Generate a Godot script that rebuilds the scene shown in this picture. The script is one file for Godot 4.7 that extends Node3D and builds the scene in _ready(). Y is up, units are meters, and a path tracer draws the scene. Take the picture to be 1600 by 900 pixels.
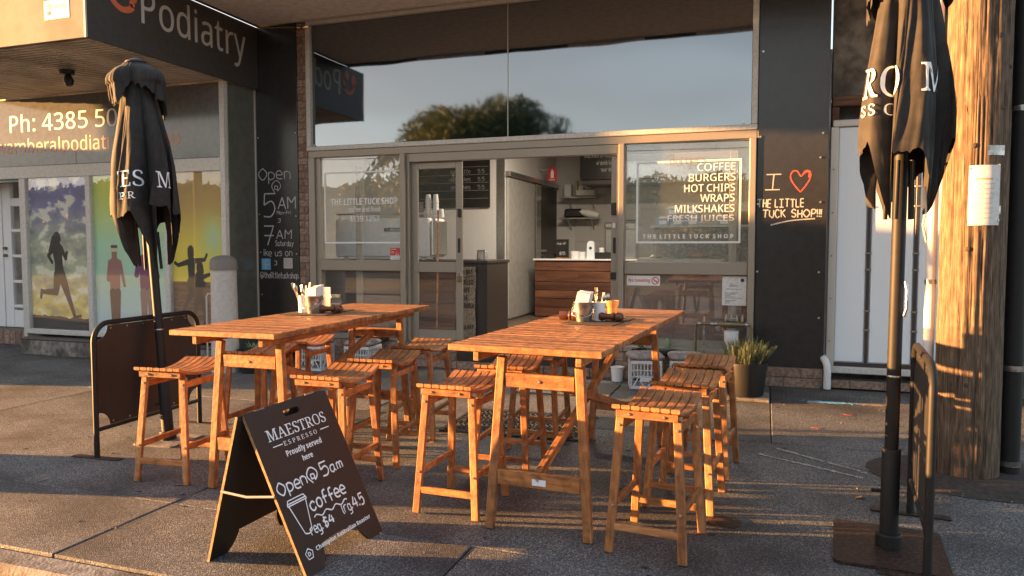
extends Node3D
# ---------------------------------------------------------------- camera, sky, sun, order of building
const SUN_ELEV := 4.6
const SUN_AZ := 13.5
const LAMP_ENERGY := 1.7

func sky_image() -> ImageTexture:
	var w := 512
	var h := 256
	var im := Image.create(w, h, false, Image.FORMAT_RGBF)
	var e := deg_to_rad(SUN_ELEV)
	var a := deg_to_rad(SUN_AZ)
	var sun := Vector3(-cos(e) * cos(a), sin(e), cos(e) * sin(a))
	var cl := FastNoiseLite.new()
	cl.seed = 14
	cl.frequency = 1.1
	cl.fractal_octaves = 4
	for j in h:
		var el := PI / 2 - PI * (j + 0.5) / h
		for i in w:
			var az := TAU * (i + 0.5) / w
			var d := Vector3(sin(az) * cos(el), sin(el), -cos(az) * cos(el))
			var y := maxf(d.y, 0.0)
			var t := pow(1.0 - y, 3.0)
			var c := Vector3(0.29, 0.44, 0.63).lerp(Vector3(0.92, 1.0, 0.95), t)
			c += Vector3(0.95, 1.0, 0.88) * pow(1.0 - y, 9.0)
			var veil := cl.get_noise_3d(d.x * 1.4, d.y * 7.0, d.z * 1.4)
			c *= 1.0 + 0.22 * smoothstep(-0.1, 0.5, veil) * smoothstep(0.0, 0.15, y)
			var ang := acos(clampf(d.dot(sun), -1, 1))
			var g := exp(-ang / 0.55)
			c += Vector3(1.5, 0.80, 0.28) * g
			if d.y < 0.0:
				c = c.lerp(Vector3(0.16, 0.14, 0.12), smoothstep(0.0, 0.06, -d.y))
			im.set_pixel(i, j, Color(c.x, c.y, c.z))
	return ImageTexture.create_from_image(im)

func _ready():
	rng.seed = 20240
	# camera
	var cam := Camera3D.new()
	cam.name = "camera"
	cam.position = Vector3(0, 1.5, 0)
	cam.rotation_degrees = Vector3(-3.235, 18.956, 0)
	cam.fov = 42.67
	cam.near = 0.05
	cam.far = 1200.0
	add_child(cam)
	cam.make_current()
	# sky, exposure
	var env := Environment.new()
	env.background_mode = Environment.BG_SKY
	var sky := Sky.new()
	var pm := PanoramaSkyMaterial.new()
	pm.panorama = sky_image()
	pm.energy_multiplier = 0.175
	sky.sky_material = pm
	env.sky = sky
	env.tonemap_mode = Environment.TONE_MAPPER_LINEAR
	env.tonemap_exposure = 9.0
	env.sdfgi_enabled = true
	env.ssao_enabled = true
	env.ssil_enabled = true
	var we := WorldEnvironment.new()
	we.name = "world"
	we.environment = env
	add_child(we)
	# low evening sun, almost along the street
	var sun := DirectionalLight3D.new()
	sun.name = "sun"
	sun.light_energy = 1.5
	sun.light_color = lin(1.0, 0.49, 0.165)
	sun.light_angular_distance = 0.5
	sun.shadow_enabled = true
	add_child(sun)
	var e := deg_to_rad(SUN_ELEV)
	var a := deg_to_rad(SUN_AZ)
	sun.look_at_from_position(Vector3.ZERO, Vector3(cos(e) * cos(a), -sin(e), -cos(e) * sin(a)), Vector3.UP)
	# large structure first, then things, small details last
	materials()
	ground()
	across_the_road()
	tuck_shop()
	awnings()
	podiatry_shop()
	right_neighbour()
	interior()
	tables_and_stools()
	a_frame()
	umbrellas()
	barrier("black banner cafe barrier standing before the podiatry posters", Vector3(-4.454, 0, -3.917), Vector3(-4.512, 0, -4.985), 0.955, 0.2)
	barrier("black banner cafe barrier seen end on beside the timber pole", Vector3(0.716, 0, -3.68), Vector3(0.792, 0, -4.56), 0.965, 0.2)
	pole_and_pipes()
	shopfront_bits()
	table_sets()

# ---------------------------------------------------------------- helpers
var M := {}
var names := {}
var mesh_cache := {}
var rng := RandomNumberGenerator.new()

func lin(r, g, b, a = 1.0) -> Color:
	var c := Color(r, g, b).linear_to_srgb()
	c.a = a
	return c

func numbered(called: String) -> String:
	if not names.has(called):
		names[called] = 0
		return called
	names[called] += 1
	return "%s_%03d" % [called, names[called]]

func tag(o, label, category, group = ""):
	o.set_meta("label", label)
	o.set_meta("category", category)
	if group != "":
		o.set_meta("group", group)
	return o

func thing(called, label, category, at := Vector3.ZERO, turn := 0.0, group := "") -> Node3D:
	var o := Node3D.new()
	o.name = numbered(called)
	add_child(o)
	o.position = at
	o.rotation.y = turn
	tag(o, label, category, group)
	return o

func put(called, mesh, mat, parent = self, xf := Transform3D()) -> MeshInstance3D:
	var o := MeshInstance3D.new()
	o.mesh = mesh
	o.material_override = mat
	o.transform = xf
	if parent == self:
		o.name = numbered(called)
		add_child(o)
	else:
		o.name = called
		parent.add_child(o, true)
	return o

func struct_(called, mesh, mat, xf := Transform3D()) -> MeshInstance3D:
	var o := put(called, mesh, mat, self, xf)
	o.set_meta("kind", "structure")
	return o

func begin(smooth := false) -> SurfaceTool:
	var st := SurfaceTool.new()
	st.begin(Mesh.PRIMITIVE_TRIANGLES)
	st.set_smooth_group(0 if smooth else -1)
	return st

func done(st: SurfaceTool) -> ArrayMesh:
	st.generate_normals()
	return st.commit()

func tri(st, a: Vector3, b: Vector3, c: Vector3, out: Vector3):
	var n := (c - a).cross(b - a)
	if n.dot(out) < 0.0:
		var t := b
		b = c
		c = t
	st.add_vertex(a)
	st.add_vertex(b)
	st.add_vertex(c)

func quad(st, a: Vector3, b: Vector3, c: Vector3, d: Vector3, out: Vector3):
	var n := (c - a).cross(b - d)
	if n.dot(out) < 0.0:
		var t := b
		b = d
		d = t
	st.add_vertex(a)
	st.add_vertex(b)
	st.add_vertex(c)
	st.add_vertex(a)
	st.add_vertex(c)
	st.add_vertex(d)

# chamfered box into st, with optional transform
func cb(st, size: Vector3, c := 0.0, xf := Transform3D()):
	var h := size * 0.5
	if c <= 0.0:
		for ax in 3:
			for s in [-1.0, 1.0]:
				var u := (ax + 1) % 3
				var v := (ax + 2) % 3
				var p := []
				for q in [[-1, -1], [1, -1], [1, 1], [-1, 1]]:
					var w := Vector3()
					w[ax] = s * h[ax]
					w[u] = q[0] * h[u]
					w[v] = q[1] * h[v]
					p.append(xf * w)
				var o := Vector3()
				o[ax] = s
				quad(st, p[0], p[1], p[2], p[3], xf.basis * o)
		return
	c = minf(c, minf(h.x, minf(h.y, h.z)) * 0.6)
	var pt := func(ax: int, sx: float, sy: float, sz: float) -> Vector3:
		var s := Vector3(sx, sy, sz)
		var r := Vector3(s.x * (h.x - c), s.y * (h.y - c), s.z * (h.z - c))
		r[ax] = s[ax] * h[ax]
		return xf * r
	for ax in 3:
		var u := (ax + 1) % 3
		var v := (ax + 2) % 3
		for s in [-1.0, 1.0]:
			var p := []
			for q in [[-1, -1], [1, -1], [1, 1], [-1, 1]]:
				var w := Vector3()
				w[ax] = s
				w[u] = q[0]
				w[v] = q[1]
				p.append(pt.call(ax, w.x, w.y, w.z))
			var o := Vector3()
			o[ax] = s
			quad(st, p[0], p[1], p[2], p[3], xf.basis * o)
		for su in [-1.0, 1.0]:
			for sv in [-1.0, 1.0]:
				var w := Vector3()
				w[u] = su
				w[v] = sv
				var w0 := w
				w0[ax] = -1.0
				var w1 := w
				w1[ax] = 1.0
				quad(st, pt.call(u, w0.x, w0.y, w0.z), pt.call(u, w1.x, w1.y, w1.z), pt.call(v, w1.x, w1.y, w1.z), pt.call(v, w0.x, w0.y, w0.z), xf.basis * w)
	for sx in [-1.0, 1.0]:
		for sy in [-1.0, 1.0]:
			for sz in [-1.0, 1.0]:
				tri(st, pt.call(0, sx, sy, sz), pt.call(1, sx, sy, sz), pt.call(2, sx, sy, sz), xf.basis * Vector3(sx, sy, sz))

func boxm(size: Vector3, c := 0.0) -> Mesh:
	var key := "b%.4f %.4f %.4f %.4f" % [size.x, size.y, size.z, c]
	if not mesh_cache.has(key):
		var st := begin()
		cb(st, size, c)
		mesh_cache[key] = done(st)
	return mesh_cache[key]

# box given by its min and max corners
func box(called, lo: Vector3, hi: Vector3, mat, parent = self, c := 0.0) -> MeshInstance3D:
	return put(called, boxm((hi - lo).abs(), c), mat, parent, Transform3D(Basis(), (lo + hi) * 0.5))

# a timber: length along local x from a to b, w across, h along "up"
func beam_xf(a: Vector3, b: Vector3, up := Vector3.UP) -> Transform3D:
	var x := (b - a).normalized()
	var z := x.cross(up).normalized()
	var y := z.cross(x)
	return Transform3D(Basis(x, y, z), (a + b) * 0.5)

func beam(called, a: Vector3, b: Vector3, w: float, h: float, mat, parent, up := Vector3.UP, c := 0.003) -> MeshInstance3D:
	return put(called, boxm(Vector3((b - a).length(), h, w), c), mat, parent, beam_xf(a, b, up))

func tube(st, pts: Array, r, n := 10, caps := true):
	st.set_smooth_group(0)
	var rings := []
	var up := Vector3.UP
	var prev := Vector3()
	for i in pts.size():
		var d: Vector3
		if i == 0:
			d = pts[1] - pts[0]
		elif i == pts.size() - 1:
			d = pts[i] - pts[i - 1]
		else:
			d = (pts[i] - pts[i - 1]).normalized() + (pts[i + 1] - pts[i]).normalized()
		d = d.normalized()
		var side: Vector3
		if i == 0:
			side = d.cross(Vector3.UP if absf(d.y) < 0.9 else Vector3.RIGHT).normalized()
		else:
			side = (prev - d * prev.dot(d)).normalized()
		prev = side
		var oth := d.cross(side)
		var rr: float = r[i] if r is Array else r
		var ring := []
		for k in n:
			var t := TAU * k / n
			ring.append(pts[i] + (side * cos(t) + oth * sin(t)) * rr)
		rings.append(ring)
	for i in pts.size() - 1:
		for k in n:
			var k2 := (k + 1) % n
			quad(st, rings[i][k], rings[i][k2], rings[i + 1][k2], rings[i + 1][k], rings[i][k] + rings[i][k2] - pts[i] * 2.0)
	if caps:
		st.set_smooth_group(-1)
		for e in [0, pts.size() - 1]:
			var o: Vector3 = (pts[0] - pts[1]) if e == 0 else (pts[e] - pts[e - 1])
			for k in range(1, n - 1):
				tri(st, rings[e][0], rings[e][k], rings[e][k + 1], o)

func tubem(pts: Array, r, n := 10, caps := true) -> ArrayMesh:
	var st := begin(true)
	tube(st, pts, r, n, caps)
	return done(st)

# profile of Vector2(radius, height); sharp corners start a new smooth group
func lathe(st, prof: Array, n := 20, xf := Transform3D()):
	var g := 1
	for i in prof.size() - 1:
		var a: Vector2 = prof[i]
		var b: Vector2 = prof[i + 1]
		if i > 0:
			var p: Vector2 = prof[i - 1]
			if absf((a - p).angle_to(b - a)) > 0.6:
				g += 1
		st.set_smooth_group(g)
		var nrm := Vector2((b - a).y, -(b - a).x)
		for k in n:
			var t0 := TAU * k / n
			var t1 := TAU * (k + 1) / n
			if k == n - 1:
				t1 = 0.0
			var c0 := Vector3(cos(t0), 0, sin(t0))
			var c1 := Vector3(cos(t1), 0, sin(t1))
			var q := [c0 * a.x + Vector3.UP * a.y, c1 * a.x + Vector3.UP * a.y, c1 * b.x + Vector3.UP * b.y, c0 * b.x + Vector3.UP * b.y]
			var o := (c0 + c1) * nrm.x + Vector3.UP * nrm.y * 2.0
			if a.x < 1e-5:
				tri(st, xf * q[0], xf * q[2], xf * q[3], xf.basis * o)
			elif b.x < 1e-5:
				tri(st, xf * q[0], xf * q[1], xf * q[2], xf.basis * o)
			else:
				quad(st, xf * q[0], xf * q[1], xf * q[2], xf * q[3], xf.basis * o)

func lathem(prof: Array, n := 20, xf := Transform3D()) -> ArrayMesh:
	var st := begin(true)
	lathe(st, prof, n, xf)
	return done(st)

# flat polygon with thickness; pts in the plane spanned by ex, ey at origin o
func sheet(st, pts: PackedVector2Array, o: Vector3, ex: Vector3, ey: Vector3, th: float):
	var nz := ex.cross(ey).normalized()
	var idx := Geometry2D.triangulate_polygon(pts)
	st.set_smooth_group(-1)
	for s in [-0.5, 0.5]:
		for i in range(0, idx.size(), 3):
			tri(st, o + ex * pts[idx[i]].x + ey * pts[idx[i]].y + nz * th * s, o + ex * pts[idx[i + 1]].x + ey * pts[idx[i + 1]].y + nz * th * s, o + ex * pts[idx[i + 2]].x + ey * pts[idx[i + 2]].y + nz * th * s, nz * s)
	var cw := Geometry2D.is_polygon_clockwise(pts)
	for i in pts.size():
		var a := pts[i]
		var b := pts[(i + 1) % pts.size()]
		var t := b - a
		var on := Vector2(t.y, -t.x) * (-1.0 if cw else 1.0)
		var pa := o + ex * a.x + ey * a.y
		var pb := o + ex * b.x + ey * b.y
		quad(st, pa - nz * th * 0.5, pb - nz * th * 0.5, pb + nz * th * 0.5, pa + nz * th * 0.5, ex * on.x + ey * on.y)

func sheetm(pts, o, ex, ey, th) -> ArrayMesh:
	var st := begin()
	sheet(st, pts, o, ex, ey, th)
	return done(st)

# ---------------------------------------------------------------- lettering
var fonts := {}
func font(kind: String) -> SystemFont:
	if not fonts.has(kind):
		var f := SystemFont.new()
		f.font_names = PackedStringArray(["Droid Serif" if kind.begins_with("serif") else "Droid Sans"])
		f.font_weight = 700 if kind.ends_with("bold") else 400
		fonts[kind] = f
	return fonts[kind]

# letters whose ink fills the rectangle w x h with lower left corner o
func text(called, s, kind, mat, parent, o: Vector3, w: float, h: float, right := Vector3.RIGHT, up := Vector3.UP, spacing := "") -> MeshInstance3D:
	var tm := TextMesh.new()
	tm.text = s
	tm.font = font(kind)
	tm.font_size = 48
	tm.pixel_size = 0.01
	tm.depth = 0.02
	tm.curve_step = 2.0
	var bb := tm.get_aabb()
	var nz := right.cross(up).normalized()
	var bs := Basis(right * (w / bb.size.x), up * (h / bb.size.y), nz * 0.05)
	var xf := Transform3D(bs, o - bs * Vector3(bb.position.x, bb.position.y, bb.position.z) + nz * 0.0005)
	return put(called, tm, mat, parent, xf)

const GLYPH := {
	"a": "46261513223244 464352", "b": "1812 142645432213", "c": "45361513223243", "d": "45261513223243 4842", "e": "144445362615132242",
	"f": "48382722 1545", "g": "45261513223243 46413010", "h": "1812 14264542", "i": "2622 2728", "k": "1812 4614 2542", "l": "282332",
	"m": "1612 15263532 35465552", "n": "1612 15264542", "o": "261513223243453626", "p": "1610 152645432213", "r": "1612 142646",
	"s": "4536261534433212", "t": "28233242 1646", "u": "1613223243 4642", "v": "1622 2246", "w": "1622 2235 3542 4256", "y": "1623 4610",
	"A": "1238 3852 2444", "M": "1218 1835 3558 5852", "F": "1812 1848 1545", "S": "4738281635443213", "I": "3832 1858 1252", "T": "2822 0848",
	"H": "1812 4842 1545", "E": "1812 1848 1545 1242", "L": "1812 1242", "U": "181423324448", "C": "4738281614223243", "K": "1812 4815 2542",
	"P": "1812 1838473515", "O": "38161432545638", "B": "1812 1838473515 3544321212", "!": "2824 2322", "5": "4818 1815 1536443212", "7": "1848 4822 1545",
	"4": "3814 1454 4742", "$": "4738271635443213 2921", "@": "45352523334345 4342646648280604215 1", "&": "1738473535443212", "-": "1545", ".": "2223", "/": "1248",
	"8": "3827364534221314363 8", "6": "3716142232433425", "9": "4636475848"}

func smooth_line(p: Array, sub := 5) -> Array:
	if p.size() < 3:
		return p
	var r := []
	for i in p.size() - 1:
		var p0: Vector2 = p[maxi(i - 1, 0)]
		var p1: Vector2 = p[i]
		var p2: Vector2 = p[i + 1]
		var p3: Vector2 = p[mini(i + 2, p.size() - 1)]
		for k in sub:
			r.append(p1.cubic_interpolate(p2, p0, p3, float(k) / sub))
	r.append(p[-1])
	return r

# ribbons of even width in the plane (o, ex, ey); strokes are arrays of Vector2
func ribbons(strokes: Array, o: Vector3, ex: Vector3, ey: Vector3, width: float, lift := 0.0015) -> ArrayMesh:
	var st := begin()
	var nz := ex.cross(ey).normalized()
	var rise := lift
	for s in strokes:
		var pts: Array = s
		if pts.size() < 2:
			continue
		var l := []
		var r := []
		for i in pts.size():
			var t: Vector2
			if i == 0:
				t = pts[1] - pts[0]
			elif i == pts.size() - 1:
				t = pts[i] - pts[i - 1]
			else:
				t = (pts[i] - pts[i - 1]).normalized() + (pts[i + 1] - pts[i]).normalized()
			t = t.normalized()
			var nn := Vector2(-t.y, t.x) * width * 0.5 * (0.82 + 0.36 * rng.randf())
			var q: Vector2 = pts[i]
			l.append(o + ex * (q.x + nn.x) + ey * (q.y + nn.y) + nz * rise)
			r.append(o + ex * (q.x - nn.x) + ey * (q.y - nn.y) + nz * rise)
		for i in pts.size() - 1:
			quad(st, l[i], l[i + 1], r[i + 1], r[i], nz)
		rise += 0.00006
	return done(st)

func hand_strokes(s: String, w: float, h: float) -> Array:
	var out := []
	var cx := 0.0
	for ch in s:
		if ch == " ":
			cx += 3.0
			continue
		var g: String = GLYPH.get(ch, "")
		var mx := 0.0
		var mn := 9.0
		var made := []
		for part in g.split(" ", false):
			var pts := []
			for i in range(0, part.length() - 1, 2):
				pts.append(Vector2(part[i].to_int(), part[i + 1].to_int()))
			for p in pts:
				mx = maxf(mx, p.x)
				mn = minf(mn, p.x)
			made.append(pts)
		var wob := rng.randf_range(-0.25, 0.25)
		var sl := rng.randf_range(-0.04, 0.06)
		for pts in made:
			var q := []
			for p in pts:
				q.append(Vector2(p.x - mn + cx + sl * p.y, p.y + wob))
			out.append(smooth_line(q))
		cx += mx - mn + 1.3
	var lo := Vector2(1e9, 1e9)
	var hi := -lo
	for q in out:
		for p in q:
			lo = lo.min(p)
			hi = hi.max(p)
	var sc := Vector2(w / maxf(hi.x - lo.x, 0.01), h / maxf(hi.y - lo.y, 0.01))
	var res := []
	for q in out:
		var r := []
		for p in q:
			r.append((p - lo) * sc)
		res.append(r)
	return res

func chalk(called, s, mat, parent, o: Vector3, w, h, thick, right := Vector3.RIGHT, up := Vector3.UP) -> MeshInstance3D:
	return put(called, ribbons(hand_strokes(s, w, h), o, right, up, thick), mat, parent)

func rect_strokes(w, h, t) -> ArrayMesh:
	var st := begin()
	cb(st, Vector3(w, t, 0.001), 0, Transform3D(Basis(), Vector3(w / 2, t / 2, 0)))
	cb(st, Vector3(w, t, 0.001), 0, Transform3D(Basis(), Vector3(w / 2, h - t / 2, 0)))
	cb(st, Vector3(t, h - 2 * t, 0.001), 0, Transform3D(Basis(), Vector3(t / 2, h / 2, 0)))
	cb(st, Vector3(t, h - 2 * t, 0.001), 0, Transform3D(Basis(), Vector3(w - t / 2, h / 2, 0)))
	return done(st)

# ---------------------------------------------------------------- materials
func noise_tex(type, freq, size, ramp = null, as_normal := false, bump := 4.0, seed_ := 1, oct := 3, ret := -1) -> NoiseTexture2D:
	var n := FastNoiseLite.new()
	n.noise_type = type
	n.frequency = freq
	n.seed = seed_
	n.fractal_octaves = oct
	if oct <= 1:
		n.fractal_type = FastNoiseLite.FRACTAL_NONE
	if ret >= 0:
		n.cellular_return_type = ret
	var t := NoiseTexture2D.new()
	t.width = size
	t.height = size
	t.seamless = true
	t.noise = n
	t.as_normal_map = as_normal
	t.bump_strength = bump
	if ramp != null:
		var g := Gradient.new()
		var offs := PackedFloat32Array()
		var cols := PackedColorArray()
		for p in ramp:
			offs.append(p[0])
			cols.append(p[1])
		g.offsets = offs
		g.colors = cols
		t.color_ramp = g
	return t

func grain_image(seed_: int) -> ImageTexture:
	var w := 512
	var h := 512
	var a := FastNoiseLite.new()
	a.seed = seed_
	a.frequency = 0.02
	a.fractal_octaves = 3
	var b := FastNoiseLite.new()
	b.seed = seed_ + 7
	b.frequency = 0.25
	b.fractal_octaves = 2
	var im := Image.create(w, h, false, Image.FORMAT_RGB8)
	for y in h:
		for x in w:
			var v := a.get_noise_2d(x * 0.12, y * 1.3)
			var warp := a.get_noise_2d(x * 0.25 + 900.0, y * 0.5) * 14.0
			var f := b.get_noise_2d(x * 0.05, y + warp)
			var k := clampf(0.84 + v * 0.24 + f * 0.13, 0.35, 1.0)
			im.set_pixel(x, y, Color(k, k * (0.94 + v * 0.05), k * (0.88 + v * 0.1)))
	return ImageTexture.create_from_image(im)

func mat(albedo: Color, rough := 0.7, metal := 0.0) -> StandardMaterial3D:
	var m := StandardMaterial3D.new()
	m.albedo_color = albedo
	m.roughness = rough
	m.metallic = metal
	return m

func tri_map(m: StandardMaterial3D, scale, world := false):
	m.uv1_triplanar = true
	m.uv1_world_triplanar = world
	m.uv1_scale = Vector3.ONE * scale
	return m

func worn(m: StandardMaterial3D, tex, scale, nrm = null, nscale := 0.5, world := false):
	m.albedo_texture = tex
	if nrm != null:
		m.normal_enabled = true
		m.normal_texture = nrm
		m.normal_scale = nscale
	return tri_map(m, scale, world)

func stain(m: StandardMaterial3D, tex, scale):
	m.detail_enabled = true
	m.detail_albedo = tex
	m.detail_blend_mode = BaseMaterial3D.BLEND_MODE_MUL
	m.detail_uv_layer = BaseMaterial3D.DETAIL_UV_2
	m.uv2_triplanar = true
	m.uv2_world_triplanar = true
	m.uv2_scale = Vector3.ONE * scale
	return m

func glass(alpha := 0.03, tint := Color(0.9, 0.95, 0.93)) -> StandardMaterial3D:
	var m := mat(Color(tint.r, tint.g, tint.b, alpha), 0.0)
	m.transparency = BaseMaterial3D.TRANSPARENCY_ALPHA
	m.metallic_specular = 0.5
	return m

func materials():
	var P := FastNoiseLite.TYPE_SIMPLEX_SMOOTH
	var C := FastNoiseLite.TYPE_CELLULAR
	var grain := grain_image(3)
	var grain2 := grain_image(21)
	var mottle := noise_tex(P, 0.012, 512, [[0.0, Color(0.62, 0.6, 0.58)], [0.5, Color(0.86, 0.85, 0.84)], [1.0, Color(1, 1, 1)]], false, 1, 5, 5)
	var faint := noise_tex(P, 0.02, 512, [[0.0, Color(0.88, 0.87, 0.86)], [0.5, Color(0.95, 0.95, 0.945)], [1.0, Color(1, 1, 1)]], false, 1, 15, 5)
	var blotch := noise_tex(P, 0.006, 512, [[0.0, Color(0.5, 0.49, 0.48)], [0.38, Color(0.8, 0.79, 0.78)], [0.62, Color(0.95, 0.95, 0.94)], [1.0, Color(1, 1, 1)]], false, 1, 11, 6)
	var weather := noise_tex(P, 0.012, 512, [[0.0, Color(0.66, 0.68, 0.72)], [0.4, Color(0.88, 0.88, 0.88)], [0.6, Color(0.98, 0.98, 0.97)], [1.0, Color(1, 1, 1)]], false, 1, 71, 6)
	var fine_n := noise_tex(P, 0.06, 512, null, true, 3.0, 9, 4)
	var cloth_n := noise_tex(P, 0.25, 512, null, true, 3.0, 19, 2)
	var wave_n := noise_tex(P, 0.004, 512, null, true, 5.0, 23, 2)
	# exposed aggregate: stones of differing tone in a dark matrix
	var agg := noise_tex(C, 0.085, 1024, [[0.0, lin(0.04, 0.041, 0.045)], [0.35, lin(0.078, 0.079, 0.083)], [0.6, lin(0.125, 0.123, 0.124)], [0.8, lin(0.19, 0.182, 0.175)], [1.0, lin(0.38, 0.35, 0.32)]], false, 1, 31, 1, FastNoiseLite.RETURN_CELL_VALUE)
	var agg_n := noise_tex(C, 0.085, 1024, null, true, 9.0, 31, 1, FastNoiseLite.RETURN_DISTANCE)
	M.aggregate = stain(worn(mat(lin(0.98, 1.0, 1.0), 0.72), agg, 2.0, agg_n, 0.8, true), blotch, 0.23)
	M.aggregate2 = stain(worn(mat(lin(0.9, 0.92, 0.93), 0.75), agg, 2.0, agg_n, 0.75, true), blotch, 0.31)
	M.matrix = mat(lin(0.025, 0.022, 0.02), 0.95)
	M.concrete = stain(worn(mat(lin(0.36, 0.33, 0.30), 0.85), mottle, 1.5, fine_n, 0.5, true), blotch, 0.6)
	M.asphalt = worn(mat(lin(0.95, 0.95, 0.95), 0.85), agg, 1.3, agg_n, 0.7, true)
	M.dirt = worn(mat(lin(0.055, 0.04, 0.03), 0.95), mottle, 3.0, fine_n, 1.0, true)
	for i in 5:
		var tint = [lin(0.61, 0.28, 0.10), lin(0.57, 0.25, 0.085), lin(0.66, 0.325, 0.135), lin(0.59, 0.275, 0.11), lin(0.56, 0.265, 0.105)][i]
		var m := mat(tint, 0.6)
		worn(m, grain if i % 2 == 0 else grain2, 0.75, fine_n, 0.18)
		m.uv1_offset = Vector3(0.17 * i, 0.31 * i, 0.23 * i)
		stain(m, weather, 1.7)
		M["wood%d" % i] = m
		var d := mat([lin(0.20, 0.085, 0.045), lin(0.17, 0.07, 0.036), lin(0.23, 0.10, 0.053), lin(0.15, 0.06, 0.032), lin(0.19, 0.08, 0.04)][i], 0.55)
		worn(d, grain if i % 2 == 1 else grain2, 0.6, fine_n, 0.2)
		d.uv1_offset = Vector3(0.37 * i, 0.11 * i, 0.53 * i)
		M["plank%d" % i] = d
		var br := mat([lin(0.40, 0.27, 0.20), lin(0.35, 0.225, 0.165), lin(0.44, 0.31, 0.235), lin(0.38, 0.26, 0.20), lin(0.31, 0.20, 0.15)][i], 0.9)
		worn(br, mottle, 3.0, fine_n, 0.8)
		br.uv1_offset = Vector3(0.27 * i, 0.41 * i, 0.13 * i)
		M["brick%d" % i] = br
	M.pole_wood = worn(mat(lin(0.24, 0.175, 0.125), 0.9), grain2, 0.5, fine_n, 0.6)
	M.mortar = worn(mat(lin(0.24, 0.21, 0.18), 0.95), mottle, 4.0)
	M.soffit = worn(mat(lin(0.86, 0.81, 0.76), 0.8), faint, 0.8)
	M.cream = stain(worn(mat(lin(0.56, 0.53, 0.47), 0.6), faint, 0.7), blotch, 0.35)
	M.fascia_dark = worn(mat(lin(0.065, 0.058, 0.054), 0.45), faint, 1.2)
	M.fascia_pale = stain(worn(mat(lin(0.115, 0.125, 0.125), 0.7), faint, 0.7), blotch, 0.35)
	M.sign_grey = worn(mat(lin(0.15, 0.155, 0.155), 0.12), faint, 0.9)
	M.alu = mat(lin(0.31, 0.27, 0.215), 0.38, 0.25)
	M.alu_light = mat(lin(0.56, 0.52, 0.46), 0.35, 0.2)
	M.white_frame = worn(mat(lin(0.62, 0.60, 0.56), 0.45), faint, 2.0)
	M.mirror = mat(lin(0.205, 0.222, 0.24), 0.035, 1.0)
	M.mirror.normal_enabled = true
	M.mirror.normal_texture = wave_n
	M.mirror.normal_scale = 0.07
	tri_map(M.mirror, 0.35)
	M.glass = glass(0.02)
	M.dusty_glass = glass(0.06, Color(0.7, 0.72, 0.7))
	M.black_panel = worn(mat(lin(0.03, 0.0285, 0.028), 0.25), faint, 0.8, fine_n, 0.05)
	M.return_panel = worn(mat(lin(0.22, 0.22, 0.19), 0.2, 0.5), faint, 0.6)
	M.chalk = worn(mat(lin(0.78, 0.76, 0.72), 0.95), noise_tex(P, 0.15, 256, [[0.0, Color(0.55, 0.55, 0.55)], [1.0, Color(1, 1, 1)]], false, 1, 3, 3), 6.0)
	M.chalk_faint = mat(lin(0.22, 0.21, 0.20), 0.95)
	M.chalk_red = worn(mat(lin(0.72, 0.13, 0.09), 0.95), mottle, 9.0)
	M.chalk_blue = mat(lin(0.13, 0.36, 0.55), 0.95)
	M.vinyl = mat(lin(0.78, 0.80, 0.80), 0.5)
	M.white = mat(lin(0.78, 0.77, 0.75), 0.6)
	M.ink = mat(lin(0.03, 0.03, 0.035), 0.7)
	M.red = mat(lin(0.55, 0.03, 0.025), 0.5)
	M.orange = mat(lin(0.62, 0.15, 0.06), 0.5)
	M.orange_pale = mat(lin(0.62, 0.27, 0.16), 0.5)
	M.letter_grey = mat(lin(0.52, 0.50, 0.46), 0.5)
	M.navy = mat(lin(0.02, 0.03, 0.09), 0.5)
	M.wall_white = mat(lin(0.62, 0.605, 0.59), 0.7)
	M.steel = worn(mat(lin(0.55, 0.54, 0.52), 0.28, 0.9), faint, 2.0)
	M.galv = worn(mat(lin(0.5, 0.49, 0.47), 0.3, 0.95), noise_tex(C, 0.03, 256, [[0.0, Color(0.72, 0.72, 0.72)], [1.0, Color(1, 1, 1)]], false, 1, 8, 1, FastNoiseLite.RETURN_CELL_VALUE), 6.0)
	M.brass = worn(mat(lin(0.30, 0.24, 0.15), 0.4, 0.7), mottle, 8.0)
	M.bolt = mat(lin(0.55, 0.5, 0.42), 0.35, 0.9)
	M.black_metal = worn(mat(lin(0.02, 0.019, 0.018), 0.55, 0.0), faint, 2.0)
	M.black_metal.metallic_specular = 0.35
	M.rust_plate = worn(mat(lin(0.09, 0.05, 0.032), 0.6, 0.15), noise_tex(P, 0.03, 512, [[0.0, Color(0.25, 0.22, 0.2)], [0.5, Color(0.55, 0.5, 0.48)], [1.0, Color(1, 0.9, 0.8)]], false, 1, 44, 5), 2.0, fine_n, 0.5)
	M.black_plastic = mat(lin(0.018, 0.017, 0.017), 0.45)
	M.canvas = worn(mat(lin(0.03, 0.026, 0.023), 0.85), mottle, 2.0, cloth_n, 0.35)
	M.canvas.rim_enabled = true
	M.canvas.rim = 0.25
	M.banner = worn(mat(lin(0.025, 0.023, 0.022), 0.42), faint, 1.2, fine_n, 0.08)
	M.board = worn(mat(lin(0.02, 0.016, 0.013), 0.55), faint, 2.0, fine_n, 0.1)
	M.board_edge = worn(mat(lin(0.45, 0.27, 0.13), 0.8), grain, 2.0)
	M.strap = mat(lin(0.46, 0.40, 0.32), 0.8)
	M.pvc = mat(lin(0.68, 0.68, 0.66), 0.4)
	M.crate = worn(mat(lin(0.70, 0.70, 0.70), 0.5), faint, 3.0)
	M.cushion = worn(mat(lin(0.40, 0.36, 0.35), 0.95), mottle, 3.0, cloth_n, 0.4)
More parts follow.
